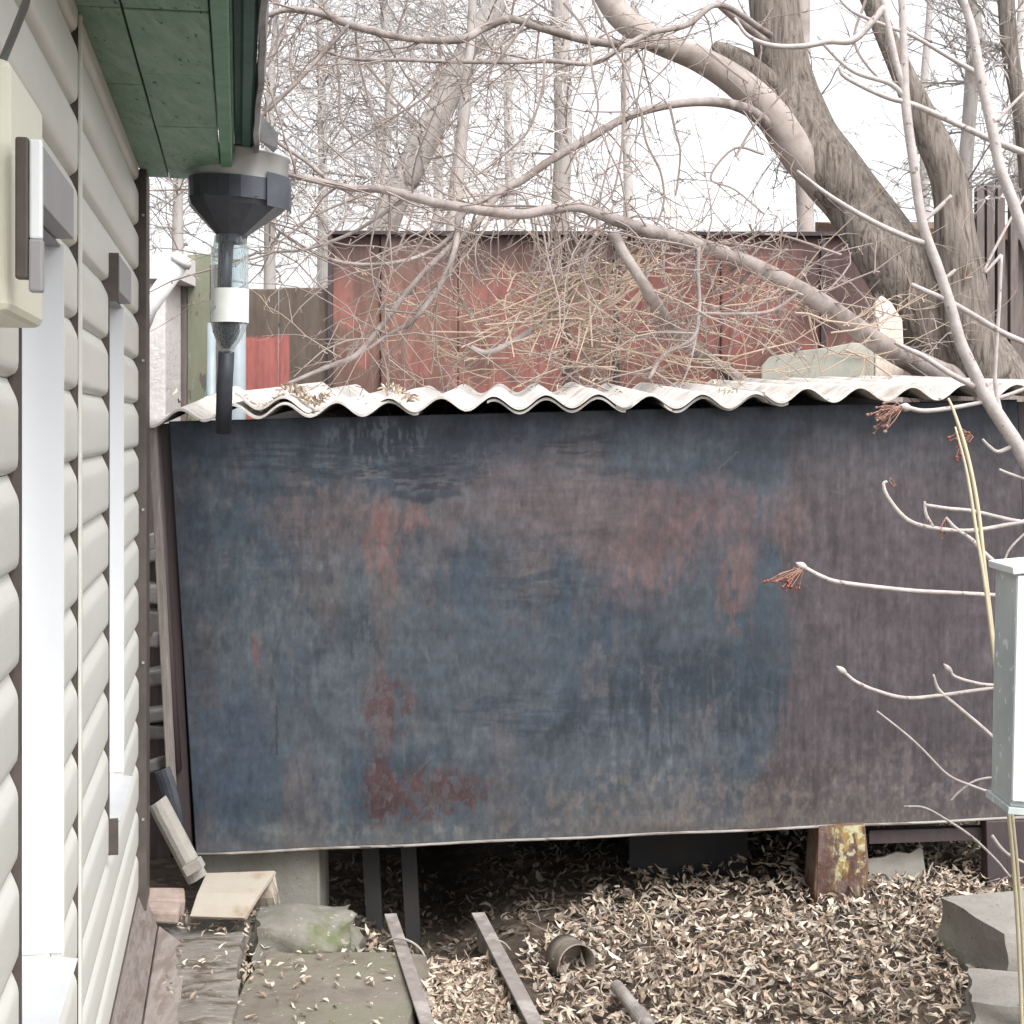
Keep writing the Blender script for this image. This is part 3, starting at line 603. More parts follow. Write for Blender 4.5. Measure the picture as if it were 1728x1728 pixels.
def paint_pier(X, Y):
    n = fbm(X * .05, Y * .03); C = np.array(lin((122, 98, 92))) * (1 - n[..., None]) + np.array(lin((98, 76, 72))) * n[..., None]
    m = sst(.45, .6, fbm(X * .09 + 3, Y * .04)) * .5; C = C * (1 - m[..., None]) + np.array(lin((140, 124, 118))) * m[..., None]
    e = (sst(1392, 1405, X) * sst(1500, 1430, Y + (fbm(X * .12, Y * .02) - .5) * 160) * (.4 + sst(1395, 1440, X)))
    m = np.clip(sst(.40, .56, fbm(X * .10, Y * .045 + 5)) * e, 0, 1)[..., None]; C = C * (1 - m) + np.array(lin((168, 142, 92))) * m
    m = np.clip(sst(.50, .62, fbm(X * .16 + 9, Y * .10)) * e, 0, 1)[..., None]; C = C * (1 - m) + np.array(lin((205, 198, 160))) * m
    m = sst(.60, .68, fbm(X * .08 + 2, Y * .05 + 8))[..., None] * .6; C = C * (1 - m) + np.array(lin((96, 66, 52))) * m
    return C * .72
pu = obj('rusty_pier', m, MT['rust'], shed, bevel=.006, label='rusty pier spotted with yellow lichen')
v, q, C = face_grid((1382, 1396), (1459, 1392), (1378, 1554), (1463, 1552), 60, 110, lambda X: 4.3065 + 0 * X, paint_pier, wob=.004)
v[:, 1] = np.minimum(v[:, 1], 4.3085)
obj('paint_layer', mesh_np('paint_layer', v, q, C, MT['piercol']), None, pu)
m = MB(); quadbox(m, P(1467, 1424, 4.36), P(1668, 1417, 4.37), P(1668, 1399, 4.37), P(1467, 1405, 4.36), (0, .004, 0)); quadbox(m, P(1467, 1405, 4.36), P(1668, 1399, 4.37), P(1668, 1396, 4.37), P(1467, 1402, 4.36), (0, .03, 0)); obj('angle_rail', m, MT['shedbrown'], shed)
m = MB(); quadbox(m, P(1668, 1530, 4.33), P(1770, 1530, 4.33), P(1768, 1383, 4.33), P(1664, 1386, 4.33), (0, .06, 0)); obj('corner_post', m, MT['shedbrown'], shed, bevel=.003)
m = MB(); quadbox(m, P(1726, 1400, 4.40), P(1775, 1400, 4.40), P(1760, 680, 4.40), P(1716, 684, 4.40), (0, .06, 0)); obj('corner_board', m, MT['wood'], shed)
# top rail in the shade under the roof
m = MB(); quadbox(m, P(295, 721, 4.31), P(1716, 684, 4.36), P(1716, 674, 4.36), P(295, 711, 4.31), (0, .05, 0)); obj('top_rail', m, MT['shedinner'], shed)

# corrugated roof: each sheet a part
PIT = 88.4
def roofsheet(px0, px1, lift=0, y0off=0, y1off=0, Yf=4.235, Yb=6.2, backy=None, seed=0, tiltl=0, slack=0):
    nU = max(8, int((px1 - px0) / 4)); nV = 16; vs = []; rr = random.Random(seed)
    th = .0075
    for side in (0, 1):
        for j in range(nV + 1):
            t = j / nV
            for i in range(nU + 1):
                px = px0 + (px1 - px0) * i / nU
                X = (px - 864) / F * Yf          # waves run straight back
                y = 692 - (px - 400) * .0235 + y0off * (1 - i / nU) + y1off * i / nU
                zf = EYE - (y - HY) / F * Yf
                zb = 1.585 + .000038 * (px - 500)
                ph = (px - 435) / PIT * 2 * math.pi
                wv = -math.cos(ph) * .0195
                Yy = Yf + (Yb - Yf) * t + (.012 * mn.noise(Vector((px * .02, seed, 1))) if j == 0 else 0)
                z = zf * (1 - t) + zb * t + wv + lift + (.004 * mn.noise(Vector((px * .01, t * 3, seed)))) - side * th
                z += tiltl * (1 - i / nU)
                vs.append((X + .02 * t * 0, Yy, z))
    k = nU + 1; N0 = (nV + 1) * k; fs = []
    for j in range(nV):
        for i in range(nU):
            a = j * k + i; fs.append((a, a + 1, a + 1 + k, a + k)); b = a + N0; fs.append((b, b + k, b + k + 1, b + 1))
    for i in range(nU):
        fs.append((i, i + N0, i + 1 + N0, i + 1)); a = nV * k + i; fs.append((a, a + 1, a + 1 + N0, a + N0))
    for j in range(nV):
        a = j * k; fs.append((a, a + k, a + k + N0, a + N0)); a = j * k + nU; fs.append((a, a + N0, a + k + N0, a + k))
    m = MB(); m.add(vs, fs); me = m.mesh('roof_sheet'); me.polygons.foreach_set('use_smooth', [True] * len(me.polygons)); me.materials.append(MT['slate'])
    o = obj('roof_sheet', me, None, shed); e = o.modifiers.new('edge', 'EDGE_SPLIT'); e.split_angle = R(50); return o
def f2(*a, **k): return roofsheet(*a, **k)
roofsheet(246, 371, lift=-.012, y0off=4, y1off=-6, Yf=4.245, Yb=5.1, seed=1)
roofsheet(374, 706, lift=0, seed=2)
roofsheet(396, 520, lift=.012, tiltl=.022, Yf=4.25, seed=3)
roofsheet(640, 1068, lift=.0085, Yf=4.228, seed=4)
roofsheet(822, 1056, lift=-.0045, Yf=4.240, seed=5)
roofsheet(1040, 1330, lift=.000, Yf=4.236, seed=6)
roofsheet(1291, 1800, lift=.0085, Yf=4.226, seed=7)
roofsheet(1120, 1296, lift=-.010, Yf=4.25, seed=8)
# leaf debris caught on the roof
m = MB(); r2 = random.Random(8)
def zroof(x, y): return 1.522 + (x + .6) * .028 + (y - 4.25) * .04 + .0195 * -math.cos((x / 4.235 * F + 864 - 435) / 88.4 * 6.2832)
for cx, cy, n_, sx, sy, dz in ((-.605, 4.33, 170, .035, .05, .003), (-.72, 4.29, 60, .03, .03, -.01), (-.33, 4.30, 60, .03, .03, .0), (.0, 4.4, 25, .6, .12, .0), (.62, 4.29, 25, .03, .03, .0), (-.1, 4.8, 16, .8, .25, .0)):
    for i in range(n_):
        x = r2.gauss(cx, sx); y = abs(r2.gauss(0, sy)) + cy - .02; c = r2.choice(LC); L = r2.uniform(.015, .035)
        leaf(m, (x, y, zroof(x, y) + dz + r2.uniform(0, .022)), L, L * .4, r2.uniform(0, 6.28), r2.gauss(0, .6), r2.gauss(0, .6), r2.uniform(-2, 2), c, .3)
obj('roof_leaf_debris', m, MT['leaf'], kind='stuff')

# ------------------------------------------------------------------ things in the gap at the shed's left side
def slab(px0, py0, px1, py1, wpx, Y0, Y1, th, mat, name, label, cat, bev=.003, group=None):
    a = P(px0, py0, Y0); b = P(px1, py1, Y1); d = (b - a).normalized(); s = d.cross(Vector((0, 1, 0))).normalized() * (wpx / F * Y0 / 2); n_ = Vector((0, 1, 0)) * th
    m = MB(); m.hexa([b - s, b + s, b + s + n_, b - s + n_, a - s, a + s, a + s + n_, a - s + n_]); o = obj(name, m, mat, bevel=bev); recenter(o, b); return tag(o, label, cat, group)
slab(256, 716, 291, 1392, 13, 4.27, 4.25, .03, MT['plankz'], 'leaning_plank', 'narrow grey plank leaning against the left edge of the blue shed', 'plank')
def curved_strip(name, pts, wd, mat, label, cat, th=.006, cup=.012):
    m = MB(); pr = catmull([(p.x, p.y, p.z) for p in pts], 5); vs = []
    for i, p in enumerate(pr):
        p = Vector(p); t = Vector(pr[min(i + 1, len(pr) - 1)]) - Vector(pr[max(i - 1, 0)]); s = t.cross(Vector((0, 1, 0))).normalized()
        for k in range(5):
            u = k / 4 - .5; vs.append(p + s * (u * wd) + Vector((0, (u * 2) ** 2 * cup, 0)))
        for k in range(4, -1, -1):
            u = k / 4 - .5; vs.append(p + s * (u * wd) + Vector((0, (u * 2) ** 2 * cup + th, 0)))
    n_ = len(pr); fs = [(i * 10 + k, i * 10 + (k + 1) % 10, (i + 1) * 10 + (k + 1) % 10, (i + 1) * 10 + k) for i in range(n_ - 1) for k in range(10)] + [tuple(range(9, -1, -1)), tuple((n_ - 1) * 10 + k for k in range(10))]
    m.add(vs, fs); o = obj(name, m, mat, bevel=.0); recenter(o, pr[-1]); return tag(o, label, cat)
curved_strip('broken_gutter', [P(262, 1356, 4.20), P(275, 1382, 4.18), P(300, 1430, 4.17), P(330, 1488, 4.15)], .058, MT['slategrey'], 'broken grey cement gutter piece leaning below the left edge of the shed', 'gutter piece', th=.012, cup=.02)
m = MB(); m.box(P(327, 1462, 4.135), (.055, .03, .03), Matrix.Rotation(R(-30), 3, 'Y')); o = obj('cement_chunk', m, MT['slategrey'], bevel=.003); recenter(o, P(327, 1472, 4.135)); tag(o, 'small grey cement chunk at the lower end of the broken gutter piece', 'cement chunk')
curved_strip('rubber_strip', [P(272, 1300, 4.24), P(281, 1325, 4.23), P(290, 1360, 4.22), P(296, 1392, 4.22)], .045, MT['pipe'], 'dark curved rubber strip above the broken cement gutter piece', 'rubber strip', cup=.008)
# pale bricks piled in the gap
r3 = random.Random(9)
ys_ = 1500; k = 0
for y_ in (912, 935, 1000, 1050, 1075, 1140, 1205, 1232, 1290):
    m = MB(); m.box((0, 0, 0), (r3.uniform(.07, .13), .1, r3.uniform(.04, .085)), Matrix.Rotation(r3.uniform(-.25, .25), 3, 'Y')); o = obj('brick', m, MT['palebrick'], bevel=.008)
    o.location = P(262 + r3.uniform(-3, 5), y_, 4.95); o.rotation_euler = (0, r3.uniform(-.1, .1), r3.uniform(-.4, .4)); k += 1
    tag(o, ('topmost pale brick', 'second pale brick from the top', 'third pale brick from the top', 'fourth pale brick from the top', 'middle pale brick', 'fourth pale brick from the bottom', 'third pale brick from the bottom', 'second pale brick from the bottom', 'lowest pale brick')[k - 1] + ' in the pile behind the leaning plank', 'brick', 'pale bricks piled in the gap beside the house')
m = MB(); quadbox(m, P(225, 1700, 5.0), P(288, 1700, 5.0), P(288, 720, 5.0), P(225, 720, 5.0), (0, .05, 0)); o = obj('backing_board', m, MT['darkboard']); recenter(o, P(262, 1560, 5.0)); tag(o, 'dark board closing the narrow gap between house and blue shed', 'board')
# loose bricks by the house corner
for (px, py, sz, rz, lb) in ((268, 1527, (.135, .09, .05), .25, 'reddish brick lying flat at the foot of the house corner'), (268, 1541, (.11, .06, .038), .1, 'broken brick half in front of the reddish brick by the house corner')):
    m = MB(); m.box((0, 0, sz[2] / 2), sz); o = obj('brick', m, MT['brick'], bevel=.008); o.location = P(px, py + 10, 4.1 if sz[0] > .12 else 4.02); o.rotation_euler = (.12, .08, rz); tag(o, lb, 'brick')
# yellowed v shaped trough piece
def vs_ridge():
    f0 = [P(318, 1548, 4.02), P(410, 1549, 4.02)]
    a0, a1 = P(348, 1473, 4.20), P(464, 1469, 4.20)   # top edge
    b0, b1 = P(320, 1546, 4.02), P(412, 1549, 4.00)
    c1 = P(478, 1550, 4.18); c0 = P(395, 1550, 4.32)
    m = MB()
    t1 = Vector((0, .004, -.02)); th = Vector((.0, .012, -.008))
    def strip(A, B, t, nseg=8):
        vs = []
        for i in range(nseg + 1):
            u = i / nseg; p = A[0].lerp(A[1], u); q_ = B[0].lerp(B[1], u)
            w_ = .005 * mn.noise(Vector((u * 3, A[0].x * 5, 2)))
            vs += [p, p.lerp(q_, .5) + Vector((0, -.012 + w_, .006)), q_, q_ + t, p.lerp(q_, .5) + t + Vector((0, -.012 + w_, .006)), p + t]
        m.add(vs, [(i * 6 + k, i * 6 + (k + 1) % 6, (i + 1) * 6 + (k + 1) % 6, (i + 1) * 6 + k) for i in range(nseg) for k in range(6)] + [tuple(range(5, -1, -1)), tuple(nseg * 6 + k for k in range(6))])
    strip((a0, a1), (b0, b1), Vector((.004, .010, -.010)))
    strip((a0, a1), (c0, c1), Vector((-.012, -.004, -.010)))
    return m
o = obj('trough_piece', vs_ridge(), MT['ridge'], bevel=.002); recenter(o, P(400, 1550, 4.1)); tag(o, 'yellowed angular trough piece resting upside down on the mossy stone', 'trough piece')
# stones
def stone(name, c, d, mat, label, cat, seed, sub=4, rough=.17, rot=0, flat=0):
    import bmesh
    bm = bmesh.new(); bmesh.ops.create_cube(bm, size=1.0); bmesh.ops.subdivide_edges(bm, edges=bm.edges[:], cuts=7, use_grid_fill=True)
    for v_ in bm.verts:
        p = v_.co.copy(); l = p.length; sph = p.normalized() * .62; p = p.lerp(sph, .35 if not flat else .08)
        p += Vector((mn.noise(p * 2.3 + Vector((seed, 0, 0))), mn.noise(p * 2.3 + Vector((0, seed, 5))), mn.noise(p * 2.3 + Vector((3, 0, seed))))) * rough * (.5 if flat else 1)
        p += p.normalized() * mn.noise(p * 7 + Vector((seed, seed, 0))) * rough * .28
        v_.co = Vector((p.x * d[0], p.y * d[1], p.z * d[2]))
    me = bpy.data.meshes.new(name); bm.to_mesh(me); bm.free(); me.materials.append(mat); me.polygons.foreach_set('use_smooth', [True] * len(me.polygons))
    o = obj(name, me, None); e = o.modifiers.new('edge', 'EDGE_SPLIT'); e.split_angle = R(38); o.location = c; o.rotation_euler = (0, 0, rot); return tag(o, label, cat)
stone('mossy_stone', P(515, 1592, 4.08), (.27, .20, .165), MT['moss'], 'green mossy boulder in front of the concrete pier', 'stone', 6, rot=.1)
stone('mossy_stone', P(435, 1590, 4.14), (.22, .2, .12), MT['moss'], 'low mossy stone under the yellowed trough piece', 'stone', 5)
stone('concrete_slab', (-.455, 3.66, -.015), (.44, .62, .11), MT['concreteold'], 'cracked mossy concrete slab between the steps and the left rail', 'slab', 8, flat=1, rough=.12, rot=-.05)
# wooden and concrete steps along the wall
stone('step_block', (-.825, 3.86, .0), (.235, .30, .15), MT['stonestep'], 'grey weathered step block nearest the shed corner beside the house', 'step', 11, flat=1, rough=.16, rot=.10)
stone('step_block', (-.775, 3.50, -.012), (.235, .38, .15), MT['stonestep'], 'worn grey step block cut by the bottom edge beside the house', 'step', 14, flat=1, rough=.16, rot=.12)
stone('step_block', (-.86, 4.12, .0), (.30, .19, .12), MT['concrete'], 'littered far step block behind the bricks', 'step', 17, flat=1, rough=.1, rot=.05)
# two sloping edge boards against the wall foot
def plank4(name, a, b, c, d, th, mat, label, cat):
    m = MB(); n_ = (b - a).cross(d - a).normalized() * th; m.hexa([a, b, c, d, a + n_, b + n_, c + n_, d + n_]); o = obj(name, m, mat, bevel=.003); recenter(o, (a + b + c + d) / 4); return tag(o, label, cat)
plank4('edging_board', W(2.7, .012, .225), W(2.7, .058, .105), W(3.97, .058, .105), W(3.97, .012, .225), -.015, MT['woodalong'], 'inner grey edging board leaning on the foot of the siding', 'board')
plank4('edging_board', W(2.7, .062, .106), W(2.7, .135, .060), W(3.93, .135, .060), W(3.97, .062, .106), -.02, MT['woodalong'], 'outer grey edging board beside the worn steps', 'board')
# small leaves and chips on the steps and slab
m = MB()
for i in range(300):
    if i < 110: x = r3.uniform(-.74, -.30); y = r3.uniform(3.45, 4.0); z = .045
    else: x = r3.uniform(-1.0, -.72); y = r3.choice((r3.uniform(3.5, 4.3), r3.uniform(4.0, 4.22))); z = .075 if y > 4 else .085
    c = r3.choice(LC); L = r3.uniform(.015, .035); leaf(m, (x, y, z + r3.uniform(0, .01)), L, L * .4, r3.uniform(0, 6.28), r3.gauss(0, .3), r3.gauss(0, .3), r3.uniform(-1.5, 1.5), c, .4)
obj('leaf_scatter', m, MT['leaf'], kind='stuff')
# rails
def ibeam(px0, py0, px1, py1, zoff, label, wd=.045, ht=.10, flange=True):
    Y0 = (EYE - zoff) * F / (py0 - HY); Y1 = (EYE - zoff) * F / (py1 - HY); a = P(px0, py0, Y0); b = P(px1, py1, Y1)
    d = (b - a).normalized(); b = b + d * .5; a = a - d * .25; s = d.cross(Vector((0, 0, 1))).normalized(); m = MB()
    def bar(w0, w1, z0, z1):
        u = Vector((0, 0, 1)); m.hexa([b + s * w0 + u * z0, b + s * w1 + u * z0, a + s * w1 + u * z0, a + s * w0 + u * z0, b + s * w0 + u * z1, b + s * w1 + u * z1, a + s * w1 + u * z1, a + s * w0 + u * z1])
    bar(-wd / 2, wd / 2, -.008, 0)
    if flange: bar(-.004, .004, -ht, -.0081); bar(-wd / 2, wd / 2, -ht - .008, -ht - .0001)
    else: bar(-wd / 2, -wd / 2 + .006, -ht, -.0081)
    o = obj('steel_rail', m, MT['rail'], bevel=.0015); recenter(o, a.lerp(b, .5)); return tag(o, label, 'rail')
ibeam(676, 1592, 722, 1728, .055, 'left narrow steel rail running out from under the shed', wd=.035, ht=.09, flange=False)
ibeam(833, 1590, 905, 1728, .06, 'right deeper steel rail beside the rusty can', wd=.038, ht=.13)
# can
m = MB(); a = P(978, 1630, 3.86); b = P(948, 1618, 4.0); a = P(974, 1628, 3.86); b = P(946, 1606, 3.96)
ax = (b - a).normalized(); r_o = .052
for rr in (0,):
    n_ = 32; u = ax.orthogonal().normalized(); v_ = ax.cross(u); vs = []
    for t, r in ((0, r_o), (.004, r_o + .0015), (.008, r_o), (.04, r_o), (.045, r_o - .001), (.05, r_o), (.09, r_o), (.09, r_o - .002), (.0, r_o - .002)):
        for k in range(n_): an = 2 * math.pi * k / n_; vs.append(a + ax * t + (u * math.cos(an) + v_ * math.sin(an)) * r)
    R_ = 9; fs = [(i * n_ + k, i * n_ + (k + 1) % n_, ((i + 1) % R_) * n_ + (k + 1) % n_, ((i + 1) % R_) * n_ + k) for i in range(R_) for k in range(n_)]
    vs.append(a + ax * .088); c_ = len(vs) - 1; fs += [(6 * n_ + k, 6 * n_ + (k + 1) % n_, c_) for k in range(n_)]
    m.add(vs, fs)
o = obj('tin_can', m, MT['can'], smooth=True); recenter(o, a - Vector((0, 0, .035))); tag(o, 'open rusty tin can lying on the dry leaves', 'can')
# pipe in the leaves
pp = thing('buried_pipe', 'thin rusty pipe with a coupling lying half buried in the leaves', 'pipe', P(1060, 1700, 3.65))
m = MB(); a = P(1040, 1664, 3.68); b = P(1082, 1716, 3.52); d = (b - a).normalized(); m.tube([a, b], [.0165, .0165], n=16); m.tube([b, b + d * .3], .0150, n=16); obj('pipe', m, MT['rail'], pp, smooth=False)
m = MB(); m.tube([b - d * .02, b + d * .03], .0205, n=16); obj('coupling', m, MT['rail'], pp, smooth=False)
# wires and sticks
def stick(name, pts, r0, r1, mat, label, cat, group=None, n=6):
    pr = catmull([tuple(p) for p in pts], 5); k = len(pr); m = MB(); m.tube([Vector(p) for p in pr], [r0 + (r1 - r0) * i / (k - 1) for i in range(k)], n=n)
    o = obj(name, m, mat, smooth=True); recenter(o, pr[0]); return tag(o, label, cat, group)
stick('wire_hoop', [P(646, 1600, 4.02), P(655, 1588, 4.0), P(672, 1583, 3.98), P(695, 1590, 3.96), P(712, 1605, 3.95), P(719, 1622, 3.94)], .0035, .003, MT['slategrey'], 'pale wire hoop arching over the end of the left rail', 'wire')
stick('bent_wire', [P(820, 1594, 4.02), P(838, 1587, 4.0), P(852, 1592, 4.0), P(862, 1604, 4.0)], .0025, .002, MT['slategrey'], 'short bent wire over the end of the right rail', 'wire')
stick('upright_twig', [P(1100, 1590, 4.10), P(1097, 1560, 4.08), P(1088, 1540, 4.05), P(1075, 1523, 4.03)], .004, .0022, MT['reed'], 'pale bent twig sticking up from the leaves below the shed', 'twig')
stick('upright_twig', [P(921, 1604, 4.05), P(922, 1580, 4.05), P(926, 1557, 4.05)], .0022, .001, MT['reed'], 'short dry stalk standing behind the tin can', 'twig')
stick('upright_twig', [P(1003, 1580, 4.15), P(998, 1562, 4.15), P(993, 1540, 4.15)], .002, .001, MT['twig'], 'thin dark stalk in the shade right of the tin can', 'twig')
stick('fallen_branch', [P(1616, 1512, 4.3), P(1596, 1490, 4.3), P(1572, 1462, 4.3)], .003, .0015, MT['twig'], 'thin stick leaning beside the broken slate piece', 'twig')
stick('fallen_branch', [P(1652, 1508, 4.28), P(1634, 1488, 4.28), P(1618, 1468, 4.28)], .003, .0015, MT['twig'], 'second thin stick left of the brown corner post', 'twig')
# broken slate piece under the angle rail
m = MB(); pr = [(1464, 1520), (1464, 1450), (1490, 1447), (1512, 1438), (1535, 1441), (1552, 1430), (1557, 1434), (1566, 1500), (1566, 1520)]
n_ = len(pr); vs = [P(a, b, 4.42) for a, b in pr]; vs += [x + Vector((0, .012, 0)) for x in vs]; m.add(vs, [tuple(range(n_)), tuple(range(2 * n_ - 1, n_ - 1, -1))] + [(i, i + n_, (i + 1) % n_ + n_, (i + 1) % n_) for i in range(n_)])
o = obj('slate_piece', m, MT['slategrey'], bevel=.002); recenter(o, P(1515, 1510, 4.42)); tag(o, 'broken grey slate piece standing right of the rusty lichen pier', 'slate piece')
stone('concrete_block', (1.33, 3.76, .13), (.37, .30, .19), MT['concrete'], 'upper grey concrete block by the right edge under the white box', 'concrete block', 21, flat=1, rough=.10, rot=.25)
stone('concrete_block', (1.22, 3.42, .095), (.32, .22, .10), MT['concrete'], 'lower crumbling concrete slab at the right edge', 'concrete block', 25, flat=1, rough=.16, rot=-.25)

# ------------------------------------------------------------------ white box at the right edge
wb = thing('white_box', 'white metal framed box panel cut off by the right edge', 'box', P(1800, 1700, 3.0))
YS = 2.6
m = MB(); quadbox(m, P(1705, 1360, YS), P(2000, 1385, YS), P(2000, 935, YS), P(1713, 962, YS), (.004, .115, 0)); obj('box_body', m, MT['signedge'], wb)
m = MB(); quadbox(m, P(1709, 1352, YS - .012), P(1990, 1376, YS - .012), P(1990, 962, YS - .012), P(1718, 972, YS - .012), (0, .011, 0)); obj('front_panel', m, MT['signwhite'], wb, bevel=.002)
m = MB(); quadbox(m, P(1710, 970, YS - .016), P(2004, 942, YS - .016), P(2004, 930, YS - .016), P(1709, 957, YS - .016), (0, .135, 0)); obj('top_lip', m, MT['signframe'], wb, bevel=.002)
m = MB(); quadbox(m, P(1702, 1362, YS + .092), P(1704.5, 1362, YS + .092), P(1712.5, 972, YS + .092), P(1710, 972, YS + .092), (0, .028, 0)); obj('side_rim', m, MT['signframe'], wb, bevel=.001)
m = MB(); quadbox(m, P(1701, 1374, YS - .006), P(2004, 1399, YS - .006), P(2004, 1387, YS - .006), P(1702, 1362, YS - .006), (0, .125, 0)); obj('bottom_lip', m, MT['signedge'], wb, bevel=.001)
m = MB(); quadbox(m, P(1850, 2300, YS + .03), P(1900, 2300, YS + .03), P(1900, 1390, YS + .03), P(1850, 1390, YS + .03), (0, .06, 0)); obj('post', m, MT['wood'], wb)

# ------------------------------------------------------------------ red garage behind
YR = 7.6
gar = thing('red_garage', 'rust red sheet metal garage behind the slate roof', 'garage', P(950, 1000, YR))
def paint_red(X, Y):
    n1 = fbm(X * .008 + 4, Y * .01); n2 = fbm(X * .03, Y * .02 + 9); n3 = fbm(X * .016 + 8, Y * .012 + 2)
    C = np.array(lin((128, 82, 76))) * (1 - n1[..., None]) + np.array(lin((112, 80, 74))) * n1[..., None]
    m = (sst(.5, .6, n3) * .8)[..., None]; C = C * (1 - m) + np.array(lin((158, 88, 82))) * m
    m = (sst(.52, .62, n2) * .45)[..., None]; C = C * (1 - m) + np.array(lin((122, 94, 84))) * m
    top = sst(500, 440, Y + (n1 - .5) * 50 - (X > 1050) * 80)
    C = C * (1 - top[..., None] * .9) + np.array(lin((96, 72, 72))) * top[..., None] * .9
    C = blob(C, X, Y, 1180, 520, 170, 110, (164, 88, 84), .8, .5); C = blob(C, X, Y, 830, 520, 90, 60, (156, 84, 80), .7, .6); C = blob(C, X, Y, 900, 590, 80, 40, (165, 90, 84), .7, .5)
    C = blob(C, X, Y, 1400, 480, 60, 110, (92, 66, 70), .85, .4)
    C = blob(C, X, Y, 700, 520, 110, 110, (134, 92, 82), .6, .6)
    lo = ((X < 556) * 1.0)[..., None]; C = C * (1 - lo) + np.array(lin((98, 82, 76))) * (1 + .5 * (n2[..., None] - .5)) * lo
    pt = ((X > 405) * (X < 487) * (Y > 571 + (fbm(X * .05, Y * .05) - .5) * 14 - (X - 415) * .06)) * .95; C = C * (1 - pt[..., None]) + np.array(lin((168, 84, 82))) * pt[..., None]
    st = (fbm(X * .12, Y * .012) - .5)[..., None]; C = C * (1 + st * .5); g_ = C.mean(-1, keepdims=True); C = g_ + (C - g_) * .74; return np.clip(C * np.array((.98, 1.02, .94)), 0, 1)
rg = random.Random(2)
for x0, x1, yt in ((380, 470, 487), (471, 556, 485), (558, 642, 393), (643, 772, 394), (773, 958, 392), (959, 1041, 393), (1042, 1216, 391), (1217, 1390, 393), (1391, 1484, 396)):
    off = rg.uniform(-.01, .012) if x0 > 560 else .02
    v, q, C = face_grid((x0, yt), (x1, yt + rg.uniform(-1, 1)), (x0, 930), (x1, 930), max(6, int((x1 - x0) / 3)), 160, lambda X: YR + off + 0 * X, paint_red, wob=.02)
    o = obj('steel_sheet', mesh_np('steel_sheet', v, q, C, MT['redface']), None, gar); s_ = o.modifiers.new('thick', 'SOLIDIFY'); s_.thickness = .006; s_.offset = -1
m = MB()
for x in (557, 642.5, 958.5, 1041, 1390):
    pass
for x, yt in ((557, 392), (958, 391), (1041, 392), (1390, 393)):
    m = MB(); quadbox(m, P(x - 4, 930, YR - .03), P(x + 4, 930, YR - .03), P(x + 4, yt, YR - .03), P(x - 4, yt, YR - .03), (0, .03, 0)); obj('seam_post', m, MT['shedbrown'], gar)
m = MB(); quadbox(m, P(556, 395, YR - .04), P(1484, 398, YR - .04), P(1484, 391, YR - .04), P(556, 389, YR - .04), (0, .5, .0)); obj('roof_edge', m, MT['shedbrown'], gar)
m = MB(); m.box(((1020 - 864) / F * YR, YR + 1.6, .95), (2.7, 3.0, 2.9)); obj('body', m, MT['rust'], gar)

# ------------------------------------------------------------------ left background: neighbour house corner, pipes, boards
nb = thing('neighbour_house', 'rough white plastered house corner behind the gap beside the funnel', 'house', P(250, 1000, 6.5))
m = MB(); quadbox(m, P(60, 1200, 6.5), P(279, 1200, 6.5), P(279, 432, 6.5), P(60, 432, 6.5), (0, 3, 0)); obj('wall', m, MT['plaster'], nb, bevel=.01)
m = MB(); quadbox(m, P(60, 470, 6.44), P(300, 470, 6.44), P(300, 425, 6.44), P(60, 425, 6.44), (0, 3.2, .0)); obj('eave_board', m, MT['farwall'], nb)
dp = thing('drainpipe', 'white drainpipe bending down diagonally beside the plastered corner', 'drainpipe', P(250, 560, 6.2))
m = MB(); m.tube([P(225, 585, 6.2), P(250, 520, 6.2), P(312, 432, 6.2)], [.038, .038, .038], n=18); obj('pipe', m, MT['whitepipe'], dp, smooth=True)
m = MB(); m.tube([P(303, 446, 6.2), P(310, 435, 6.2)], .045, n=18); obj('pipe_joint', m, MT['whitepipe'], dp, smooth=True)
fn = thing('board_fence', 'old fence of brown and peeling green boards behind the funnel', 'fence', P(320, 1000, 6.8))
for x0, x1, yt, mt in ((281, 298, 440, 'darkboard'), (299, 315, 432, 'darkboard'), (316, 354, 428, 'greenboard'), (355, 372, 445, 'darkboard'), (373, 392, 440, 'darkboard')):
    m = MB(); quadbox(m, P(x0, 1120, 6.8), P(x1, 1120, 6.8), P(x1, yt, 6.8), P(x0, yt + 2, 6.8), (0, .025, 0)); obj('board', m, MT[mt], fn, bevel=.003, label='peeling green and teal board' if mt == 'greenboard' else None)
for x, r, mt, lb in ((402, .033, 'bluepipe', 'pale blue grey vent pipe standing left of the red patch'), (357, .018, 'bluepipe', 'thin blue grey pipe standing against the fence boards')):
    m = MB(); m.tube([P(x, 1100, 6.3), P(x, 545 if x < 380 else 400, 6.3)], r, n=18); o = obj('vent_pipe', m, MT[mt], smooth=True); recenter(o, P(x, 1100, 6.3)); tag(o, lb, 'pipe')
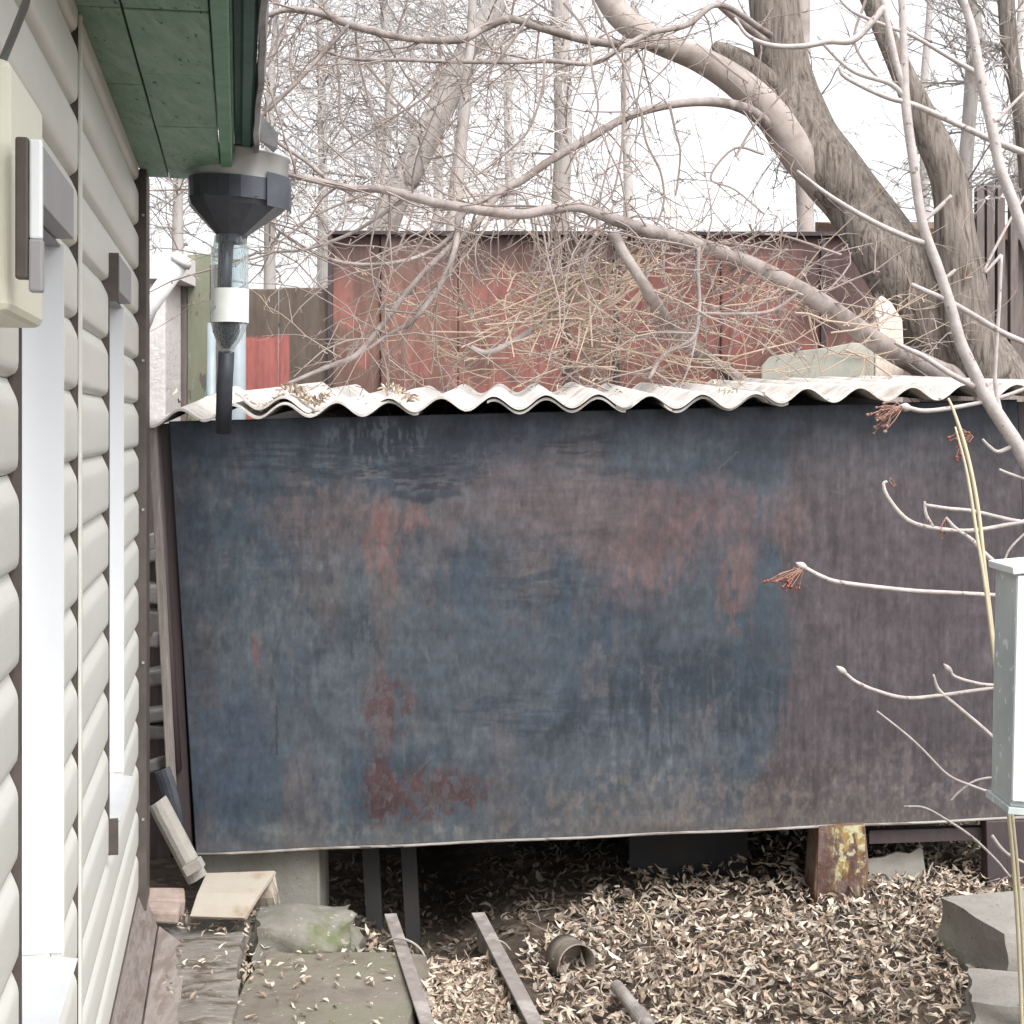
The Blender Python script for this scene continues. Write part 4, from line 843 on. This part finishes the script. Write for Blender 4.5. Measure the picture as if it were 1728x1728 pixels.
# right background
m = MB(); pr = [(1284, 690), (1286, 618), (1300, 602), (1350, 592), (1400, 586), (1440, 578), (1474, 582), (1476, 690)]
n_ = len(pr); vs = [P(a, b, 6.35) for a, b in pr]; vs += [x + Vector((0, .03, 0)) for x in vs]; m.add(vs, [tuple(range(n_)), tuple(range(2 * n_ - 1, n_ - 1, -1))] + [(i, i + n_, (i + 1) % n_ + n_, (i + 1) % n_) for i in range(n_)])
o = obj('cement_sheet', m, M('green grey cement sheet', (.36, .36, .32), (.42, .42, .37), rough=.9, scale=12, bump=.5), bevel=.003); recenter(o, P(1380, 660, 6.35)); tag(o, 'green grey cement sheet standing behind the slate roof before the tree', 'cement sheet')
m = MB(); pr = [(1476, 680), (1477, 512), (1488, 498), (1504, 510), (1523, 540), (1526, 600), (1524, 680)]
n_ = len(pr); vs = [P(a, b, 6.40) for a, b in pr]; vs += [x + Vector((0, .04, 0)) for x in vs]; m.add(vs, [tuple(range(n_)), tuple(range(2 * n_ - 1, n_ - 1, -1))] + [(i, i + n_, (i + 1) % n_ + n_, (i + 1) % n_) for i in range(n_)])
o = obj('split_log', m, M('bare pale wood', (.60, .50, .43), (.74, .66, .60), rough=.8, scale=9, stretch=(6, 6, .6), bump=.5), bevel=.006); recenter(o, P(1500, 680, 6.40)); tag(o, 'bare pale split log standing between the branch and the trunk', 'log')
os_ = thing('old_outhouse', 'dark old outhouse glimpsed between the two trunks', 'outhouse', P(1560, 700, 9.5))
m = MB(); quadbox(m, P(1492, 760, 9.5), P(1760, 760, 9.5), P(1760, 402, 9.5), P(1492, 402, 9.5), (0, 1.5, 0)); obj('wall', m, MT['darkboard'], os_)
m = MB(); quadbox(m, P(1480, 404, 9.3), P(1780, 404, 9.3), P(1780, 385, 9.3), P(1480, 385, 9.3), (0, 1.9, .3)); obj('roof', m, MT['rust'], os_)
for x in (1500, 1530, 1635, 1655, 1672, 1690, 1712):
    m = MB(); h_ = rg.uniform(290, 330) if x > 1600 else rg.uniform(350, 390); quadbox(m, P(x - 7, 760, 9.0), P(x + 7, 760, 9.0), P(x + 6, h_, 9.0), P(x - 6, h_ + 8, 9.0), (0, .06, 0)); obj('plank', m, MT['darkboard'], os_)

# ------------------------------------------------------------------ trees
def ptube(mb, rows, n=8, sub=5, bump=None, cap=True):
    """rows (px, py, half width px, Y)"""
    pr = catmull(rows, sub); pts = [P(r[0], r[1], r[3]) for r in pr]; rad = [max(r[2], .4) / F * r[3] for r in pr]
    mb.tube(pts, rad, n=n, bump=bump, cap=cap); return pts, rad
def twig(mb, p, d, L, r, rd, droop=0., curl=.5, n=4, segs=7, kids=2, depth=0, store=None):
    pts = [p]; d = d.normalized(); side = Vector((rd.gauss(0, 1), rd.gauss(0, .6), rd.gauss(0, 1))); side = (side - d * side.dot(d)).normalized() * curl
    sl = L / segs
    for i in range(segs):
        d = (d + side * (1.2 / segs) + Vector((rd.gauss(0, .15), rd.gauss(0, .1), rd.gauss(0, .15) - droop / segs))).normalized(); pts.append(pts[-1] + d * sl * rd.uniform(.8, 1.2))
    mb.tube(pts, [r * (1 - .72 * i / segs) for i in range(segs + 1)], n=n, cap=False)
    if depth == 0:
        for k in range(segs):
            i = rd.randint(1, segs - 1); o_ = Vector((rd.gauss(0, 1), rd.gauss(0, .6), rd.gauss(0, 1))).normalized() * rd.uniform(.008, .03)
            mb.tube([pts[i], pts[i] + o_ * .6, pts[i] + o_], [r * .7, r * .55, r * .65], n=3, cap=False)
    if depth < 2:
        for k in range(kids):
            i = rd.randint(1, segs - 1); dd = (pts[i + 1] - pts[i]).normalized(); o_ = Vector((rd.gauss(0, 1), rd.gauss(0, .7), rd.gauss(0, 1))); o_ = (o_ - dd * o_.dot(dd)).normalized()
            twig(mb, pts[i], dd * .75 + o_ * rd.uniform(.4, .9), L * rd.uniform(.22, .5), r * .62, rd, droop * .5, curl, n, max(3, segs - 3), max(1, kids - 1), depth + 1)
rb_ = lambda amp, fr: (lambda an, L, p: amp * mn.noise(Vector((math.cos(an) * fr, math.sin(an) * fr, L * 1.4))) + amp * .6 * mn.noise(Vector((math.cos(an) * fr * 3, math.sin(an) * fr * 3, L * 3.5 + 9))))
rt = random.Random(21)
t1 = thing('old_tree', 'big furrowed tree with leaning trunk and arching pale limbs', 'tree', P(1660, 1000, 6.6))
m = MB(); ptube(m, [(1290, -160, 36, 6.9), (1302, -20, 40, 6.9), (1315, 80, 43, 6.9), (1332, 145, 46, 6.9), (1363, 231, 53, 6.85), (1400, 289, 53, 6.8), (1446, 347, 50, 6.8), (1503, 434, 56, 6.7), (1560, 520, 66, 6.7), (1618, 610, 82, 6.7), (1655, 720, 96, 6.7), (1670, 1050, 110, 6.7)], n=40, sub=10, bump=rb_(.10, 2.2))
obj('trunk', m, MT['bark'], t1, smooth=True)
m = MB(); ptube(m, [(1660, 640, 46, 6.55), (1632, 560, 42, 6.5), (1625, 480, 37, 6.5), (1612, 400, 34, 6.5), (1605, 330, 30, 6.5), (1592, 280, 29, 6.5), (1562, 215, 26, 6.5), (1530, 140, 20, 6.5), (1495, 60, 17, 6.5), (1455, -30, 15, 6.5)], n=30, sub=8, bump=rb_(.09, 2))
obj('trunk', m, MT['bark'], t1, smooth=True, label='narrower second trunk forking up on the right')
m = MB(); ptube(m, [(1410, 350, 20, 6.80), (1350, 268, 30, 6.74), (1302, 195, 29, 6.7), (1245, 140, 26, 6.65), (1180, 100, 22, 6.6), (1100, 66, 20, 6.5), (1045, 25, 22, 6.5), (1005, -40, 20, 6.5)], n=20, sub=8, bump=rb_(.05, 1.5))
obj('limb', m, MT['limb'], t1, smooth=True)
brs = []   # point lists used to seed twigs
def br(rows, mat='branchbark', n=10, name='branch'):
    m = MB(); p = ptube(m, rows, n=n, sub=6, bump=rb_(.06, 1.2)); obj(name, m, MT[mat], t1, smooth=True); brs.append(p); return p
lower = br([(1660, 640, 30, 6.6), (1600, 640, 26, 6.5), (1545, 612, 21, 6.3), (1490, 583, 18, 6.1), (1440, 548, 17, 6.0), (1390, 512, 16, 5.9), (1330, 477, 14, 5.8), (1260, 442, 13, 5.7), (1190, 416, 12, 5.6), (1120, 396, 12, 5.5), (1060, 379, 11, 5.45), (1010, 360, 10, 5.4), (975, 349, 9, 5.4), (930, 353, 9, 5.35), (880, 362, 8.5, 5.3), (830, 358, 8, 5.2), (780, 350, 8, 5.2), (730, 341, 8, 5.1), (690, 330, 8, 5.1), (640, 319, 7, 5.0), (590, 317, 6, 5.0), (530, 304, 6, 4.9), (470, 292, 5, 4.9), (400, 300, 4, 4.9)], n=14)
arch = br([(1350, 285, 13, 6.9), (1325, 248, 13, 6.85), (1294, 212, 12, 6.68), (1255, 183, 10, 6.4), (1200, 172, 8, 6.3), (1130, 177, 7, 6.2), (1060, 196, 7, 6.1), (1000, 230, 7, 6.0), (930, 270, 7, 5.9), (880, 305, 7, 5.8), (845, 323, 7, 5.7), (805, 375, 6, 5.6), (770, 408, 6, 5.6), (720, 455, 5, 5.5), (670, 515, 5, 5.5), (638, 557, 5, 5.4), (600, 600, 5, 5.3), (555, 618, 4, 5.3), (500, 641, 3, 5.2), (478, 650, 2, 5.2)])
br([(845, 323, 6, 5.7), (800, 346, 6, 5.65), (775, 368, 6, 5.6), (772, 395, 5.5, 5.6), (765, 430, 5, 5.5), (745, 478, 5, 5.5), (715, 520, 4.5, 5.4), (692, 545, 4, 5.4), (655, 565, 3, 5.4), (620, 590, 3, 5.3)])
br([(774, 388, 4.5, 5.6), (735, 420, 4, 5.6), (685, 440, 4, 5.5), (625, 447, 3.6, 5.5), (565, 440, 3.3, 5.5), (512, 416, 2.6, 5.4), (465, 385, 2, 5.4), (440, 350, 1.5, 5.4)])
br([(1033, 392, 10, 5.35), (1055, 430, 9, 5.35), (1098, 497, 10, 5.35), (1130, 548, 11, 5.7), (1168, 588, 12, 6.0), (1215, 620, 12, 6.3), (1260, 652, 13, 6.4), (1300, 690, 13, 6.5)], n=14)
br([(1120, 80, 8, 6.5), (1070, 74, 8, 6.3), (1030, 73, 8, 6.2), (980, 66, 7, 6.1), (910, 46, 7, 6.0), (862, 32, 7, 5.9), (815, 48, 7, 5.9), (780, 66, 7, 5.8), (720, 68, 6, 5.8), (670, 62, 6, 5.7), (620, 50, 7, 5.7), (580, 38, 7, 5.7), (530, 20, 6, 5.6), (475, 18, 5, 5.6), (430, 38, 3.5, 5.6), (400, 60, 3, 5.6)])
br([(590, 40, 4, 5.7), (550, 85, 4, 5.7), (495, 145, 3.6, 5.6), (440, 198, 3.4, 5.6), (400, 240, 3, 5.6)])
br([(1345, 0, 5, 6.4), (1290, 15, 6, 6.4), (1205, -2, 6, 6.3)]) if False else None
br([(1300, 60, 6, 6.6), (1215, 8, 5, 6.3), (1160, 42, 5, 6.2), (1100, 55, 5, 6.1), (1050, 80, 4.5, 6.0), (1000, 107, 4, 6.0), (930, 103, 4, 5.9), (860, 105, 3.6, 5.8), (760, 104, 3.4, 5.8), (680, 101, 3.2, 5.7), (600, 100, 3, 5.7), (545, 86, 2.5, 5.7)])
br([(380, 190, 3, 5.2), (430, 215, 3.3, 5.2), (480, 248, 3.3, 5.2), (520, 275, 3.5, 5.2), (555, 305, 4, 5.0)])
br([(690, 330, 4, 5.1), (640, 365, 3.4, 5.1), (590, 395, 3, 5.1), (520, 420, 2.5, 5.1), (470, 425, 2, 5.1), (430, 428, 1.5, 5.1)])
br([(1210, 5, 6, 6.5), (1245, 35, 7, 6.6), (1290, 70, 8, 6.8)], n=8)
br([(870, 350, 3, 5.6), (960, 352, 4, 5.7), (1010, 372, 3.4, 5.7), (985, 440, 4, 5.6), (960, 500, 4, 5.5), (905, 550, 5, 5.5), (850, 585, 5, 5.4), (820, 595, 5, 5.4), (795, 587, 5, 5.4)]) 
br([(1180, 400, 4, 5.6), (1178, 460, 3.6, 5.5), (1180, 520, 3.5, 5.5), (1170, 570, 3.5, 5.4), (1120, 600, 3.6, 5.4), (1095, 640, 3.2, 5.3)])
br([(1345, 490, 3, 5.5), (1340, 500, 3, 5.5), (1300, 525, 3, 5.5), (1240, 530, 3, 5.4), (1180, 528, 2.4, 5.4)])
# rough broken stub
m = MB(); ptube(m, [(1310, 150, 20, 6.85), (1270, 118, 21, 6.8), (1238, 98, 20, 6.78), (1216, 84, 14, 6.78), (1206, 72, 5, 6.78)], n=12, sub=6, bump=rb_(.5, 2.5)); obj('broken_stub', m, MT['bark'], t1, smooth=True)
# twigs springing from the branches
m = MB()
for bi, (pts, rad) in enumerate(brs):
    for i in range(2, len(pts)):
        px = pts[i].x * F / pts[i].y + 864
        nt_ = 1 if rt.random() < (.30 if bi else .40) else 0
        if bi == 0 and 900 < px < 1400: nt_ += 1
        if px > 1450 and bi == 0: nt_ = 0 if rt.random() < .5 else 1
        for _ in range(nt_):
            a = rt.uniform(0, 6.28); d = Vector((math.cos(a), rt.uniform(-.7, .7), math.sin(a) * (1 if rt.random() < .5 else -.8) - (.35 if px < 1200 else 0)))
            twig(m, pts[i], d, rt.uniform(.18, .75), rt.uniform(.0028, .0048), rt, droop=rt.uniform(-.5, 1.0), curl=rt.uniform(.2, 1.1), kids=2)
obj('twigs', m, MT['twig'], t1, kind='stuff')
# hanging long whips down from the arch, against the sky
m = MB()
for rows in ([(950, 5), (990, 55), (1000, 120), (1010, 180), (1000, 220), (985, 250)], [(1055, 140), (1052, 200), (1048, 270), (1030, 330), (1000, 370), (985, 420)], [(1080, 185), (1090, 240), (1115, 290), (1122, 340), (1110, 380), (1095, 420)], [(1130, 175), (1140, 220), (1148, 260), (1140, 330)],
             [(920, 100), (915, 150), (890, 220), (850, 262), (800, 300)], [(600, 45), (605, 100), (620, 160), (632, 215), (640, 290), (660, 330)], [(565, 60), (572, 140), (575, 200), (600, 230), (670, 270), (700, 305)], [(900, 20), (870, 60), (840, 100), (800, 135), (780, 150)], [(1200, 90), (1235, 120), (1262, 140)], [(745, 120), (720, 160), (650, 205), (560, 270)],
             [(620, 110), (680, 180), (730, 225), (790, 280), (830, 330)], [(1290, 260), (1240, 250), (1200, 300), (1240, 320), (1290, 362)], [(1240, 265), (1270, 215), (1300, 180), (1330, 150)], [(820, 340), (880, 330), (900, 410), (890, 470)], [(700, 335), (690, 380), (670, 430)], [(480, 60), (450, 110), (425, 130)],
             [(640, 320), (560, 350), (490, 385)], [(1000, 0), (1030, 70), (1060, 120), (1075, 175)], [(1460, 0), (1440, 70), (1480, 130), (1520, 140)], [(1330, 420), (1250, 470), (1190, 500), (1100, 545)], [(1420, 430), (1330, 400), (1290, 395)]):
    rows = [(a + rt.uniform(-2, 2), b, 2.6 * (1 - .5 * i / len(rows)), 5.75) for i, (a, b) in enumerate(rows)]
    pts, rad = ptube(m, rows, n=5, sub=5)
    for i in range(1, len(pts) - 1):
        if rt.random() < .45: a = rt.uniform(0, 6.28); twig(m, pts[i], Vector((math.cos(a), rt.uniform(-.5, .5), math.sin(a))), rt.uniform(.05, .3), .0024, rt, droop=.2, curl=.6, kids=1, segs=5)
obj('hanging_twigs', m, MT['twig'], t1, kind='stuff')
# dense tangle before the red garage: suckers of the tree
m = MB()
def pxp(px, py, Y): return P(px, py, Y)
for i in range(95):
    px = rt.choice((rt.gauss(1010, 70), rt.uniform(560, 1480), rt.uniform(850, 1480))); py = rt.uniform(430, 640); Y = rt.uniform(5.45, 6.6); a = rt.gauss(.0, .5) + (math.pi if rt.random() < .5 else 0)
    twig(m, P(px, py, Y), Vector((math.cos(a), rt.uniform(-.3, .3), math.sin(a) * .8)), rt.uniform(.25, .9), rt.uniform(.0025, .0045), rt, droop=rt.uniform(-.7, .3), curl=rt.uniform(.2, 1.0), kids=3)
for i in range(26):  # the straw coloured bundle at the centre
    x0 = rt.uniform(990, 1110); y0 = rt.uniform(395, 480); sg = rt.uniform(-35, 35); rows = [(x0, y0, 2.0, 5.5), (x0 - 35 + rt.gauss(0, 18), y0 + 40 + sg, 2.0, 5.5), (x0 - 80 + rt.gauss(0, 20), y0 + 62 - sg * .3, 1.9, 5.5), (x0 - 120 + rt.gauss(0, 26), y0 + 75 + rt.gauss(0, 22), 1.6, 5.45), (x0 - 170 + rt.gauss(0, 50), y0 + 105 + sg + rt.gauss(0, 36), 1.2, 5.4)]
    ptube(m, rows, n=4, sub=4, cap=False)
obj('sucker_twigs', m, M('straw twigs', (.46, .37, .29), (.36, .28, .22), rough=.8, scale=6), t1, kind='stuff')

# ---- recursive bare trees farther away
def far_tree(name, label, rows, mat, seed, twn=60, spread=1.0, tw_mat='farbark', lean=0, reach=1.0, group=None, top=None, tr=.0055):
    rd = random.Random(seed); Y = rows[0][3]
    base = P(rows[-1][0], rows[-1][1], Y); base.z = 0
    t = thing(name, label, 'tree', base, group)
    m = MB(); rows2 = list(rows); rows2.append((rows[-1][0] + (rows[-1][0] - rows[-2][0]) / max(1, rows[-1][1] - rows[-2][1]) * (HY + EYE * F / Y - rows[-1][1]) * .8, HY + EYE * F / Y, rows[-1][2] * 1.15, Y)); pts, rad = ptube(m, rows2, n=14, sub=8, bump=rb_(.03, 1.2)); obj('trunk', m, MT[mat], t, smooth=True)
    m = MB(); nn = len(pts)
    for i in range(twn):
        k = rd.randint(0, int(nn * .8)); a = rd.uniform(0, 6.28)
        d = Vector((math.cos(a), math.sin(a), rd.uniform(-.1, .9)))
        L = rd.uniform(.5, 1.5) * Y / 9 * reach * .6
        twig(m, pts[k], d, L, tr * Y / 9 * rd.uniform(.8, 1.8), rd, droop=rd.uniform(-.6, .5), curl=rd.uniform(.1, .7), n=3, segs=7, kids=5)
    obj('twigs', m, MT[tw_mat], t, kind='stuff'); return t
far_tree('leaning_tree', 'pale grey trunk leaning right, rising behind the left end of the red garage', [(880, -120, 20, 11), (838, 0, 20, 11), (790, 90, 22, 11), (740, 190, 24, 11), (690, 290, 25, 11), (645, 390, 25, 11)], 'greybark', 31, twn=70)
far_tree('pole_like_tree', 'straight grey trunk rising behind the middle of the red garage', [(940, -120, 14, 12), (945, 0, 15, 12), (949, 130, 15, 12), (950, 260, 15, 12), (944, 390, 16, 12)], 'greybark', 32, twn=46)
far_tree('slender_tree', 'thin dark trunk just right of the pale leaning one', [(800, -60, 7, 10), (795, 60, 8, 10), (785, 170, 10, 10), (775, 270, 11, 10), (765, 390, 13, 10)], 'greybark', 33, twn=40)
far_tree('pale_tree', 'pale straight trunk standing behind the big furrowed one', [(1352, -120, 13, 12), (1353, 0, 14, 12), (1352, 200, 14, 12), (1360, 392, 15, 12)], 'limb', 34, twn=20)
far_tree('right_tree', 'forked grey trunk at the upper right behind the rowan stems', [(1645, -120, 13, 8), (1642, 0, 13, 8), (1645, 80, 14, 8), (1637, 180, 12, 8), (1628, 300, 12, 8), (1625, 420, 14, 8)], 'greybark', 35, twn=46)
far_tree('edge_tree', 'brown grey trunk cut by the right edge at the top', [(1690, -120, 14, 7.6), (1698, 0, 14, 7.6), (1705, 90, 14, 7.6), (1722, 190, 13, 7.6), (1735, 320, 14, 7.6), (1740, 420, 15, 7.6)], 'bark', 36, twn=40)
for i, (px, Y, lb) in enumerate(((455, 15, 'hazy bare tree nearest the roof edge at upper left'), (545, 19, 'hazy bare tree between the roof edge and the leaning trunk'), (650, 16, 'fine twigged bare tree behind the leaning trunk'), (300, 14, 'hazy bare tree seen in the gap under the funnel'), (740, 22, 'distant bare tree at upper middle behind the slender trunk'), (860, 24, 'distant bare tree just left of the straight grey trunk'), (1060, 27, 'distant bare tree right of the straight grey trunk'), (1560, 20, 'distant bare tree between the two right trunks'), (1720, 18, 'distant bare tree behind the trunk at the right edge'))):
    w_ = 7 - .0 * i
    far_tree('bare_tree', lb, [(px + rt.uniform(-30, 30), -160, 3, Y), (px + rt.uniform(-12, 12), 0, 5, Y), (px + rt.uniform(-8, 8), 150, 7, Y), (px, 300, 8, Y), (px, 450, 10, Y)], 'farbark', 50 + i, twn=120 if px < 700 else (36 if px < 900 else 14), reach=1.25, group='hazy bare trees', tr=.0040 if px < 900 else .003)

# ------------------------------------------------------------------ rowan at the right, nearer than the shed
YW = 3.1
rw = thing('rowan_tree', 'young pale stemmed rowan with dried berry clusters before the shed', 'tree', P(1900, 1900, YW))
def rwp(name, rows, mat='twigfg', Y=YW, n=10, bud=False):
    m = MB(); rows = [(a, b, r, Y) for a, b, r in rows]; ptube(m, rows, n=n, sub=6, bump=rb_(.12, 1.5))
    if bud: # swollen tip bud
        a, b, r = rows[0][:3]; a2, b2 = rows[1][:2]; dx, dy = a - a2, b - b2; l = math.hypot(dx, dy); dx /= l; dy /= l
        ptube(m, [(a - dx * 4, b - dy * 4, r * 1.1, Y), (a + dx * 3, b + dy * 3, r * 1.9, Y), (a + dx * 9, b + dy * 9, r * 1.5, Y), (a + dx * 16, b + dy * 16, r * .3, Y)], n=8, sub=3)
    return obj(name, m, MT[mat], rw, smooth=True)
rwp('stem', [(1520, -60, 5.5), (1522, 0, 6), (1526, 87, 7), (1529, 174, 8), (1542, 275, 8), (1557, 376, 8.5), (1583, 451, 9), (1604, 516, 9.5), (1621, 577, 10), (1645, 630, 11), (1665, 671, 12), (1692, 713, 12.5), (1728, 771, 13), (1790, 900, 14), (1850, 1200, 16), (1890, 1900, 18)])
rwp('stem', [(1610, -60, 6), (1626, 0, 7), (1643, 58, 8), (1655, 130, 8.5), (1675, 217, 9), (1687, 278, 9), (1707, 333, 9.5), (1727, 391, 10), (1770, 520, 11), (1850, 900, 12), (1920, 1900, 14)], Y=2.95)
B = [[(1484, -40, 4), (1490, 0, 5), (1502, 58, 6), (1514, 110, 6), (1527, 150, 6)],
     [(1240, 30, 2.5), (1262, 60, 3.6), (1300, 76, 4.6), (1350, 78, 5), (1400, 70, 5), (1438, 68, 6), (1470, 38, 6), (1492, 12, 6)],
     [(1416, 112, 2.5), (1424, 128, 3.5), (1460, 148, 4), (1500, 165, 4.6), (1535, 174, 5), (1583, 194, 5.6), (1626, 214, 5), (1684, 240, 6), (1740, 262, 6)],
     [(1345, 288, 2.4), (1400, 330, 4), (1470, 372, 4.6), (1530, 400, 5), (1560, 410, 5.5)],
     [(1538, 480, 4), (1565, 492, 4.5), (1600, 507, 4.5), (1640, 530, 5), (1690, 560, 5), (1740, 582, 5)],
     [(1510, 578, 3), (1530, 588, 4), (1560, 602, 4.6), (1600, 628, 5), (1645, 652, 5.5)],
     [(1560, 372, 3), (1585, 350, 4), (1605, 330, 3)], [(1683, 205, 2.5), (1700, 185, 3), (1740, 145, 3)], [(1590, 472, 3.4), (1605, 462, 3.4), (1612, 455, 2.6)],
     [(1380, 60, 2), (1395, 80, 3), (1440, 120, 4), (1500, 140, 4.5), (1525, 160, 5)],
     [(1410, -10, 2), (1440, 20, 3), (1500, 45, 3.4), (1540, 60, 3.6), (1600, 95, 4), (1660, 130, 5)]]
for rows in B: rwp('branch', rows)
# shoots in front of the shed
rwp('shoot', [(1357, 957, 3.4), (1385, 972, 4), (1420, 983, 4.2), (1530, 996, 4), (1600, 1000, 3.8), (1672, 1004, 4), (1760, 1010, 4), (1860, 1020, 5)], bud=True)
rwp('shoot', [(1497, 812, 2.2), (1491, 818, 3), (1500, 842, 4), (1530, 876, 4), (1570, 890, 4), (1640, 895, 3.6), (1728, 880, 4), (1800, 870, 5)])
rwp('shoot', [(1561, 852, 3), (1600, 858, 3.4), (1640, 862, 3.4), (1700, 876, 3.6), (1740, 884, 4), (1800, 900, 5)])
rwp('shoot', [(1560, 846, 2), (1563, 868, 3), (1574, 889, 3.4)])
rwp('shoot', [(1596, 873, 2.4), (1612, 891, 3.6), (1640, 911, 4), (1662, 934, 4.4), (1690, 960, 5), (1740, 1010, 5), (1860, 1100, 6)])
rwp('shoot', [(1424, 1134, 3), (1445, 1151, 3.4), (1480, 1166, 3.6), (1530, 1178, 3.8), (1590, 1173, 3.6), (1640, 1166, 3.4), (1700, 1158, 3.6), (1860, 1140, 5)], bud=True)
rwp('shoot', [(1575, 1138, 2), (1585, 1165, 3.4), (1620, 1196, 3.6), (1672, 1241, 3.8), (1760, 1330, 4), (1870, 1450, 5)])
rwp('shoot', [(1603, 1132, 2.6), (1612, 1142, 3), (1640, 1151, 3.2), (1672, 1156, 3.2), (1760, 1160, 4)], bud=True)
rwp('shoot', [(1480, 1200, 1.6), (1530, 1240, 2.2), (1560, 1268, 2.2), (1600, 1308, 2.4), (1640, 1326, 2.6), (1676, 1338, 2.6), (1760, 1360, 3), (1880, 1420, 4)])
rwp('shoot', [(1604, 1352, 1.6), (1620, 1335, 1.8), (1650, 1316, 2), (1700, 1312, 2.4), (1790, 1320, 3)])
rwp('shoot', [(1525, 1361, 1.6), (1560, 1363, 2), (1600, 1385, 2.2), (1640, 1412, 2.2), (1680, 1450, 2), (1705, 1480, 1.8)])
rwp('shoot', [(1674, 1410, 3.2), (1690, 1432, 3.2), (1710, 1447, 3), (1760, 1470, 3)])
rwp('shoot', [(1532, 688, 4), (1560, 693, 4), (1600, 689, 4), (1650, 680, 3.6), (1690, 670, 3.4), (1740, 652, 3.4)], bud=True)
rwp('shoot', [(1658, 741, 2), (1668, 752, 3), (1682, 762, 3.4), (1697, 758, 4), (1712, 750, 5)])
rwp('shoot', [(1686, 792, 2.4), (1705, 800, 2.8), (1740, 812, 3)])
rwp('shoot', [(1692, 955, 2), (1705, 925, 2), (1740, 890, 2)])
rwp('shoot', [(1690, 430, 3), (1686, 520, 3.2), (1681, 600, 3.4), (1680, 650, 3.6), (1690, 700, 4), (1700, 730, 4)])
rwp('shoot', [(1690, 430, 3), (1660, 460, 2.5), (1700, 380, 2.5), (1730, 330, 2)])
# pale dry stalks
for j, (rows, Y) in enumerate((([(1600, 672, 2), (1608, 690, 2.6), (1625, 740, 3.2), (1640, 800, 3.4), (1652, 870, 3.6), (1662, 960, 3.4), (1676, 1080, 3.4), (1690, 1250, 3.4), (1705, 1400, 3.6), (1717, 1560, 3.2), (1726, 1760, 3.2)], 3.0), ([(1612, 720, 1.6), (1632, 800, 2.6), (1648, 900, 3.0), (1664, 1000, 3), (1682, 1150, 3), (1720, 1500, 3), (1740, 1900, 3)], 2.97))):
    m = MB(); ptube(m, [(a, b, r, Y) for a, b, r in rows], n=8, sub=6); o = obj('dry_stalk', m, MT['reed'], smooth=True); recenter(o, P(rows[-1][0], rows[-1][1], Y))
    tag(o, ('tall straw coloured stalk standing before the shed and the white box', 'shorter thin stalk tangled behind the tall straw coloured one')[j], 'stalk')
def cluster(name_px, n, sx, sy, mat, stalk, seed, root, Y=YW):
    rd = random.Random(seed); m = MB(); s = MB()
    for i in range(n):
        px = rd.gauss(name_px[0], sx); py = rd.gauss(name_px[1], sy); p = P(px, py, Y + rd.uniform(-.02, .02)); r = rd.uniform(.0028, .0045)
        ri = [p + Vector((math.cos(a) * r * f, math.sin(a) * r * f, h * r)) for h, f in ((-.8, .5), (0, 1), (.8, .5)) for a in [k * math.pi / 3 for k in range(6)]]
        m.add(ri, [(j * 6 + k, j * 6 + (k + 1) % 6, (j + 1) * 6 + (k + 1) % 6, (j + 1) * 6 + k) for j in range(2) for k in range(6)] + [tuple(range(5, -1, -1)), tuple(12 + k for k in range(6))])
        q_ = P(root[0], root[1], Y); mid = q_.lerp(p, .55) + Vector((rd.uniform(-.006, .006), 0, rd.uniform(-.002, .012)))
        s.tube([q_, mid, p], [.0015, .0011, .0009], n=5, cap=False)
    o = obj('berry_stalks', s, MT[stalk], rw, smooth=True); obj('berries', m, MT[mat], o, smooth=True, kind='stuff')
cluster((1327, 982), 26, 13, 8, 'berry', 'stalkbrown', 1, (1357, 958))
cluster((1490, 702), 34, 9, 13, 'stalkbrown', 'stalkbrown', 2, (1524, 687))
cluster((1618, 745), 14, 9, 6, 'berry', 'stalkbrown', 3, (1640, 735)); cluster((1622, 770), 7, 5, 4, 'berry', 'stalkbrown', 6, (1634, 738))
cluster((1508, 820), 2, 1.5, 1.5, 'berry', 'stalkbrown', 4, (1502, 806)); cluster((1591, 898), 5, 4, 5, 'stalkbrown', 'stalkbrown', 5, (1596, 874))
